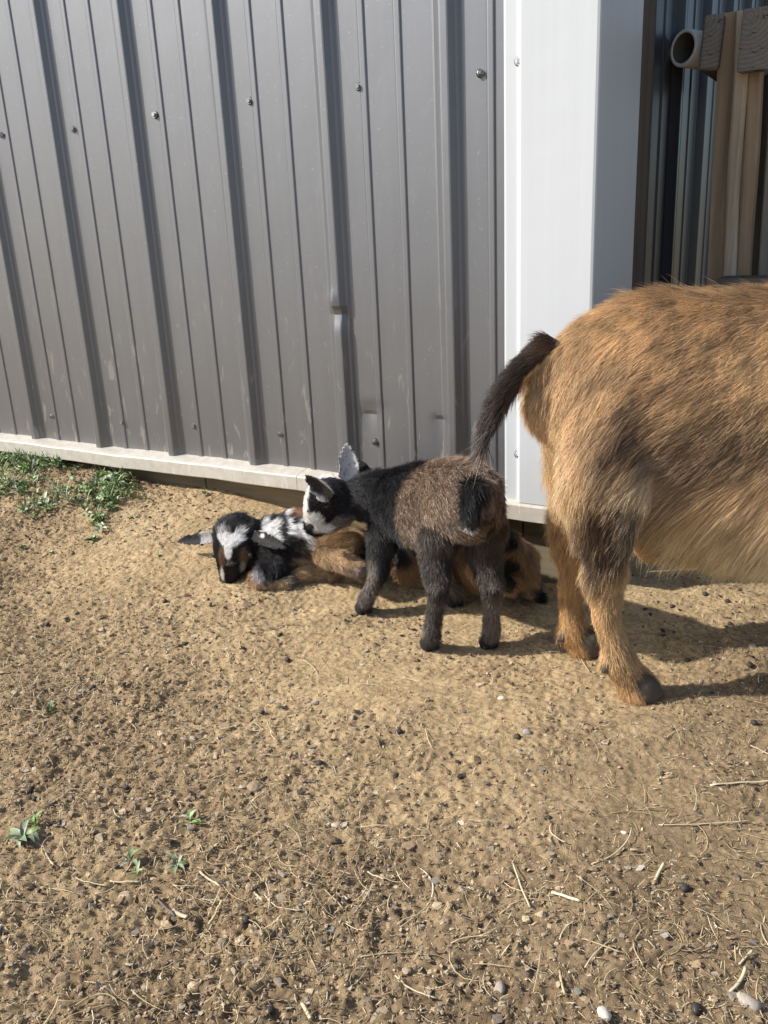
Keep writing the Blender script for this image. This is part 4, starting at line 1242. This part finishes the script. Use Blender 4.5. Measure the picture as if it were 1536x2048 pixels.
w_straw = lambda x, y: np.clip(.12 + .9 * sstep(-.35, -.85, y + .15 * x) * (.4 + .6 * sstep(-.3, .4, noise2(x * 5, y * 5, 67))) + .3 * sstep(.35, .6, x), 0, 1)
straw('straw_litter', 3000, lambda n: .008 + .045 * G.random(n) ** 2.2, lambda n: .0005 + .0009 * G.random(n) ** 2, w_straw, STRAW, 'thin bits of straw strewn over the dirt', .7)
straw('chaff', 14000, lambda n: .0025 + .0075 * G.random(n) ** 2, lambda n: .0004 + .0008 * G.random(n), w_straw, STRAW, 'short chaff worked into the dirt', .2, 2)

# ---- single stalks, stones and droppings one can point at
def stalk(p0, p1, wd, col, label, bend=0.0, cat='straw stalk', name='straw_stalk'):
    a, c_ = gnd(*p0), gnd(*p1)
    d = c_ - a; L = np.hypot(d[0], d[1]); an = math.atan2(d[1], d[0]); m_ = (a + c_) / 2
    V, F = straw_geo(np.array([m_[0]]), np.array([m_[1]]), np.array([L]), np.array([wd * .8]), np.array([an]), np.array([bend * .55]), np.array([.002]), 10)
    o_ = (m_[0], m_[1], m_[2])
    o = mesh_np(name, V[0], F, M_STRAW, None, True, np.tile(np.array(col), (len(V[0]), 1)), off=o_)
    o.location = o_
    return tag(o, label, cat)
pale, mid, grey = (.58, .48, .31), (.50, .39, .22), (.33, .27, .20)
stalk((1420, 1572), (1560, 1568), .0042, pale, 'long thick pale stalk running off the right edge below the large goat')
stalk((1318, 1652), (1508, 1649), .0022, pale, 'long thin straight straw lying level, below the thick pale stalk', .1)
stalk((1103, 1793), (1160, 1806), .0055, (.72, .62, .42), 'short fat pale straw, thickest piece on the near dirt')
stalk((1025, 1735), (1058, 1820), .0026, pale, 'straight slanting straw just left of the short fat pale straw', .1)
stalk((998, 1832), (1100, 1775), .0017, mid, 'thin dark-tan straw crossing under the slanting straw')
stalk((1198, 1740), (1280, 1672), .0019, pale, 'long curved thin straw arching below the thin level straw', .9)
stalk((1088, 1655), (1122, 1694), .0022, pale, 'hook-shaped straw left of the arching straw', 1.6)
stalk((852, 1732), (876, 1795), .0024, (.58, .50, .36), 'pale bowed stem standing apart at mid near ground', -1.0)
stalk((805, 1865), (872, 1798), .0016, mid, 'thin straw leading down-left from the pale bowed stem', .5)
stalk((1306, 1770), (1328, 1733), .0042, pale, 'stubby pale straw pointing up at the right')
stalk((1118, 1940), (1128, 2002), .0030, mid, 'upright straw piece near the bottom edge', .2)
stalk((785, 1958), (870, 2010), .0024, pale, 'pale bowed straw at the bottom centre', .6)
stalk((1170, 1882), (1240, 1915), .0024, mid, 'slanting straw above the white pebble', .1)
stalk((1464, 1990), (1496, 1945), .0040, pale, 'bent flat straw near the bottom right corner', .5)
stalk((1478, 1930), (1504, 1908), .0034, pale, 'short thick straw above the bent flat straw')
stalk((346, 1820), (376, 1842), .0068, (.56, .45, .30), 'flat split wood chip beside the dark twig', 0, 'wood chip', 'wood_chip')
stalk((316, 1800), (352, 1842), .0036, (.15, .12, .10), 'dark grey twig touching the split wood chip', 0, 'twig', 'twig')
stalk((420, 1855), (447, 1808), .0038, mid, 'straw stub right of the split wood chip', .3)
stalk((398, 1745), (440, 1775), .0036, pale, 'pale straw above the split wood chip', .2)
stalk((220, 1764), (280, 1766), .0030, pale, 'level pale straw at the lower left', .1)
stalk((148, 1762), (215, 1783), .0019, pale, 'thin straw ending left of the level pale straw', .4)
stalk((90, 1705), (108, 1740), .0026, pale, 'short pale straw beside the rosette weed', .2)
stalk((605, 2010), (622, 2042), .0048, pale, 'flat pale straw at the bottom edge left of centre')
stalk((735, 1745), (768, 1764), .0028, pale, 'pale straw at the middle of the near dirt', .1)
stalk((508, 1785), (525, 1804), .0036, pale, 'tiny pale straw stub left of centre')
stalk((650, 1786), (686, 1830), .0018, mid, 'thin slanted straw left of centre', .1)
stalk((700, 1590), (736, 1560), .0020, mid, 'thin straw on the packed dirt left of centre', .1)
stalk((400, 1567), (455, 1550), .0024, mid, 'bent straw on the left packed dirt', .5)
stalk((440, 1462), (475, 1455), .0024, pale, 'small level straw on the pale dirt', .1)
stalk((540, 1258), (600, 1248), .0026, (.17, .11, .06), 'dark curved twig on the dirt before the standing kid', -.9, 'twig', 'twig')
stalk((380, 1032), (460, 978), .0020, (.34, .26, .17), 'long curved root trailing out from under the sill', -.6, 'root', 'root')
stalk((1160, 1318), (1178, 1346), .0020, mid, 'straw bit between the kid and the large goat hoof', .1)
stalk((1500, 1498), (1540, 1518), .0028, pale, 'pale straw at the right edge above the thick stalk', .2)
stalk((110, 1262), (230, 1240), .0015, mid, 'long thin curved straw on the left dirt', -.8)
stalk((850, 1463), (862, 1500), .0022, mid, 'short upright straw on the pale middle dirt', .2)

def stone(px, py, r, col, label, flat=.7, cat='pebble', name='pebble', seed=0, sm=True):
    p = gnd(px, py); g = np.random.default_rng(seed + int(px)); r *= .8
    V, F = I2
    for _ in range(5):
        cdir = g.normal(0, 1, 3); cdir /= np.linalg.norm(cdir)
        V = V - cdir[None] * np.maximum(V @ cdir - .62, 0)[:, None] * .85
    V = V * (1 + .10 * noise3(V[:, 0] * 1.6 + px, V[:, 1] * 1.6, V[:, 2] * 1.6, 91)[:, None]) * np.array([1.15, .95, flat]) * r
    a = g.uniform(0, 6.28); V = V @ rot_z(np.array([a]))[0].T
    o = mesh_np(name, V, F, M_TINT, None, sm, np.tile(np.array(col), (len(V), 1)))
    o.location = (p[0], p[1], p[2] + r * flat * .28)
    return tag(o, label, cat)
stone(1206, 2030, .0078, (.62, .56, .46), 'smooth white pebble at the bottom edge, right of centre')
stone(998, 1978, .0072, (.34, .29, .23), 'grey rounded pebble near the bottom, left of the white one')
stone(203, 1261, .0062, (.55, .49, .40), 'pale pebble on the left dirt before the curled kid')
stone(1052, 1466, .0070, (.36, .33, .29), 'grey oval pebble in the middle dirt')
stone(1003, 1396, .0075, (.62, .54, .40), 'flat cream stone chip on the bright dirt', .28)
stone(598, 1460, .0052, (.40, .35, .28), 'small tan pebble left of the middle')
stone(631, 1406, .0056, (.40, .35, .29), 'small grey pebble above the tan one')
stone(672, 1652, .0062, (.50, .42, .31), 'tan pebble among crumbs at mid left')
stone(588, 1228, .0058, (.33, .30, .26), 'grey flat pebble in front of the curled kid', .5)
stone(1248, 1666, .0045, (.60, .53, .42), 'tiny white pebble beside the arching straw')
stone(1500, 2010, .0120, (.36, .31, .25), 'large grey stone at the bottom right corner')
stone(770, 2025, .0085, (.27, .22, .16), 'brown stone at the bottom edge near the centre')
stone(510, 1578, .0135, (.29, .21, .13), 'big brown dirt clod left of the middle', .6, 'dirt clod', 'dirt_clod', 0, False)
# droppings: glossy dark pellets
V, F = I2
mm, tt, bb = mat('dropping'); bb.inputs['Base Color'].default_value = (.036, .030, .025, 1); bb.inputs['Roughness'].default_value = .7
dp = None
for i, (px, py) in enumerate(((560, 1272), (482, 1298), (186, 1377), (247, 1372), (524, 1426), (253, 1577), (62, 1582), (70, 1600), (798, 1467), (1098, 1638), (1290, 1220), (1325, 1262), (1500, 1332), (1375, 1322), (1508, 1448), (1410, 1190), (1460, 1250), (1300, 1230),
                              (492, 1842), (1392, 2022), (1508, 1930), (1370, 1780), (1035, 1476), (150, 1440), (575, 1322), (95, 1250), (690, 1242), (1455, 1205), (1345, 1215), (1480, 1180), (330, 1205), (1325, 1550), (540, 2025), (640, 1530))):
    p = gnd(px, py)
    if dp is None:
        dp = mesh_np('dropping', V * np.array([.0058, .0044, .0042]) * (1 + .16 * noise3(V[:, 0] * 2.3, V[:, 1] * 2.3, V[:, 2] * 2.3, 5)[:, None]), F, mm, None, True)
        tag(dp, 'dark round goat dropping lying on the dirt', 'dropping', 'goat droppings scattered on the dirt'); o = dp
    else:
        o = dp.copy(); COL.objects.link(o)
    s = random.uniform(.60, .95)
    o.scale = (s, s, s); o.location = (p[0], p[1], p[2] + .0022 * s); o.rotation_euler = (random.uniform(-.4, .4), random.uniform(-.4, .4), random.uniform(0, 6.28))

# ------------------------------------------------------------------ weeds
def leaf_mesh(L, W, curl, fold, nu=5, shape=0):
    us = np.linspace(0, 1, nu + 1)
    wv = W * (np.sin(np.pi * us ** (.8 if shape == 0 else 1.3)) ** .8 if shape < 2 else np.interp(us, [0, .1, .8, 1], [.6, 1, .7, .05]))
    wv[0] = W * .12; wv[-1] = W * .03
    V = []
    for i, u0 in enumerate(us):
        for s in (-1, 0, 1):
            V.append((L * u0 * math.cos(curl * u0 * .6), s * wv[i] / 2, L * u0 * math.sin(curl * (.9 - u0)) + abs(s) * fold * wv[i]))
    F = []
    for i in range(nu):
        for s in (0, 1):
            a = i * 3 + s
            F.append((a, a + 3, a + 4, a + 1))
    return np.array(V), np.array(F)
GREENS = 1.15 * np.array([(.14, .21, .06), (.20, .27, .10), (.11, .165, .05), (.26, .31, .16), (.31, .35, .22)])
def leaf_xf(V, p, az, tilt, roll):
    ct, st = math.cos(tilt), math.sin(tilt)
    Ry = np.array([[ct, 0, -st], [0, 1, 0], [st, 0, ct]])
    cr, sr = math.cos(roll), math.sin(roll)
    Rx = np.array([[1, 0, 0], [0, cr, -sr], [0, sr, cr]])
    ca, sa = math.cos(az), math.sin(az)
    Rz = np.array([[ca, -sa, 0], [sa, ca, 0], [0, 0, 1]])
    return V @ (Rz @ Ry @ Rx).T + p
def weed(px, py, n, L, W, label, shape=0, tilt=(.2, .9), tint=None, stem=0.0, group=None, name='weed'):
    p = gnd(px, py)
    root = empty(name, tuple(p)); tag(root, label, 'weed', group)
    cols = GREENS if tint is None else np.array(tint)
    for i in range(n):
        l_ = L * random.uniform(.6, 1.1)
        V, F = leaf_mesh(l_, W * random.uniform(.7, 1.15), random.uniform(.3, 1.0), random.uniform(.05, .3), 5, shape)
        az = i * 2.4 + random.uniform(-.4, .4)
        h = stem * (i / max(1, n - 1))
        V = leaf_xf(V, np.array([random.uniform(-.002, .002), random.uniform(-.002, .002), .001 + h]), az, random.uniform(*tilt), random.uniform(-.4, .4))
        mesh_np('leaf', V, F, M_LEAF, root, True, np.tile(cols[i % len(cols)] * random.uniform(.85, 1.2), (len(V), 1)))
    if stem:
        bm = bmesh.new(); bmesh.ops.create_cone(bm, segments=6, radius1=.0011, radius2=.0006, depth=stem, matrix=Matrix.Translation((0, 0, stem / 2)))
        me = bpy.data.meshes.new('stem'); bm.to_mesh(me); bm.free()
        a = me.color_attributes.new('tint', 'FLOAT_COLOR', 'POINT'); a.data.foreach_set('color', np.tile(np.array([.16, .17, .07, 1], np.float32), len(me.vertices)))
        me.materials.append(M_LEAF); link(bpy.data.objects.new('stem', me), root)
    return root
SILV = [(.26, .30, .19), (.20, .26, .13), (.30, .32, .22), (.14, .21, .07)]
weed(48, 1682, 11, .026, .0085, 'silvery green rosette weed on the left near dirt', 0, (.15, .7), SILV)
weed(70, 1650, 5, .018, .006, 'small bright green sprout just behind the silvery rosette', 0, (.5, 1.1), [(.20, .32, .06), (.14, .25, .05)])
weed(383, 1648, 7, .022, .0055, 'narrow-leaved green weed on the near dirt left of centre', 1, (.3, 1.0))
weed(262, 1722, 5, .020, .006, 'sparse pale weed between the rosette and the starry weed', 0, (.2, .8), SILV)
weed(354, 1735, 7, .020, .0055, 'starry pale weed beside the level straw', 0, (.1, .5), SILV)
weed(278, 1750, 4, .014, .004, 'tiny green sprout by the end of the level straw', 1, (.5, 1.1))
weed(104, 1425, 8, .020, .0026, 'small tuft of green grass on the left dirt', 2, (.4, 1.2))
weed(186, 1082, 8, .021, .0095, 'broad-leaved green weed in front of the curled kid, alone on bare dirt', 0, (.15, .8))
weed(44, 1098, 7, .020, .0065, 'low green weed at the left edge of the bare dirt', 0, (.2, .8))
weed(102, 1108, 6, .016, .005, 'tiny green weed right of the one at the left edge', 0, (.2, .8))
weed(318, 1114, 4, .012, .004, 'tiny sprout left of the curled kid', 0, (.3, 1.0))
weed(270, 1040, 9, .020, .0065, 'dusty weed at the right end of the green patch', 0, (.2, .9), SILV)
weed(405, 1062, 5, .030, .010, 'long yellow-green leaf weed behind the head of the curled kid', 0, (.05, .4), [(.26, .33, .12), (.20, .28, .09)])
weed(530, 985, 3, .024, .014, 'three-leaved pale weed below the sill beside the kids', 0, (.3, 1.0), [(.40, .42, .26), (.34, .37, .22)], .010)
weed(450, 975, 8, .020, .009, 'round-leaved dusty weed in the gap below the sill', 0, (.2, .9), SILV, .006)
weed(410, 990, 6, .018, .008, 'small dusty weed left of the round-leaved one below the sill', 0, (.2, .9), SILV)
weed(255, 940, 10, .026, .0105, 'leafy green weed growing up against the sill at the right of the patch', 0, (.3, 1.2), None, .016)
weed(185, 905, 7, .020, .006, 'tall thin green weed stem rising across the white sill', 1, (.2, 1.0), None, .045)
# the green patch by the wall at the left: too many leaves to count
Vs, Fs, Cs, k0 = [], [], [], 0
spots = []
for cx, cy, sx, sy, n in ((60, 935, 60, 22, 62), (20, 985, 40, 26, 40), (110, 920, 55, 14, 34), (210, 980, 50, 22, 44), (170, 1000, 60, 22, 34), (80, 1022, 36, 14, 22), (240, 1010, 40, 16, 16), (20, 925, 30, 20, 24), (240, 965, 24, 16, 14), (195, 1040, 26, 16, 9), (270, 955, 24, 14, 10)):
    for _ in range(n): spots.append((G.normal(cx, sx * .6), G.normal(cy, sy * .6)))
for px, py in spots:
    if py < 898 + .115 * max(px, 0): continue
    p = gnd(px, py)
    if p[1] > -.045: p[1] = -.045; p[2] = gz(p[0], p[1])
    kind = random.random()
    base = GREENS[G.integers(0, 5)] * random.uniform(.8, 1.15)
    for i in range(random.randint(4, 8)):
        if kind < .25: V, F = leaf_mesh(random.uniform(.018, .042), .0024, random.uniform(.2, 1), .2, 5, 2); ti = random.uniform(.5, 1.35)
        else: V, F = leaf_mesh(random.uniform(.010, .022), random.uniform(.005, .010), random.uniform(.2, 1), random.uniform(.05, .3), 5, 0); ti = random.uniform(.1, 1.0)
        V = leaf_xf(V, p + np.array([G.normal(0, .004), G.normal(0, .004), random.uniform(0, .012)]), random.uniform(0, 6.28), ti, random.uniform(-.5, .5))
        Vs.append(V); Fs.append(F + k0); k0 += len(V); Cs.append(np.tile(base * random.uniform(.75, 1.3), (len(V), 1)))
o = mesh_np('weeds', np.vstack(Vs), np.vstack(Fs), M_LEAF, None, True, np.clip(np.vstack(Cs), 0, 1))
tag(o, 'low green weeds growing along the wall at the left', None, None, 'stuff')
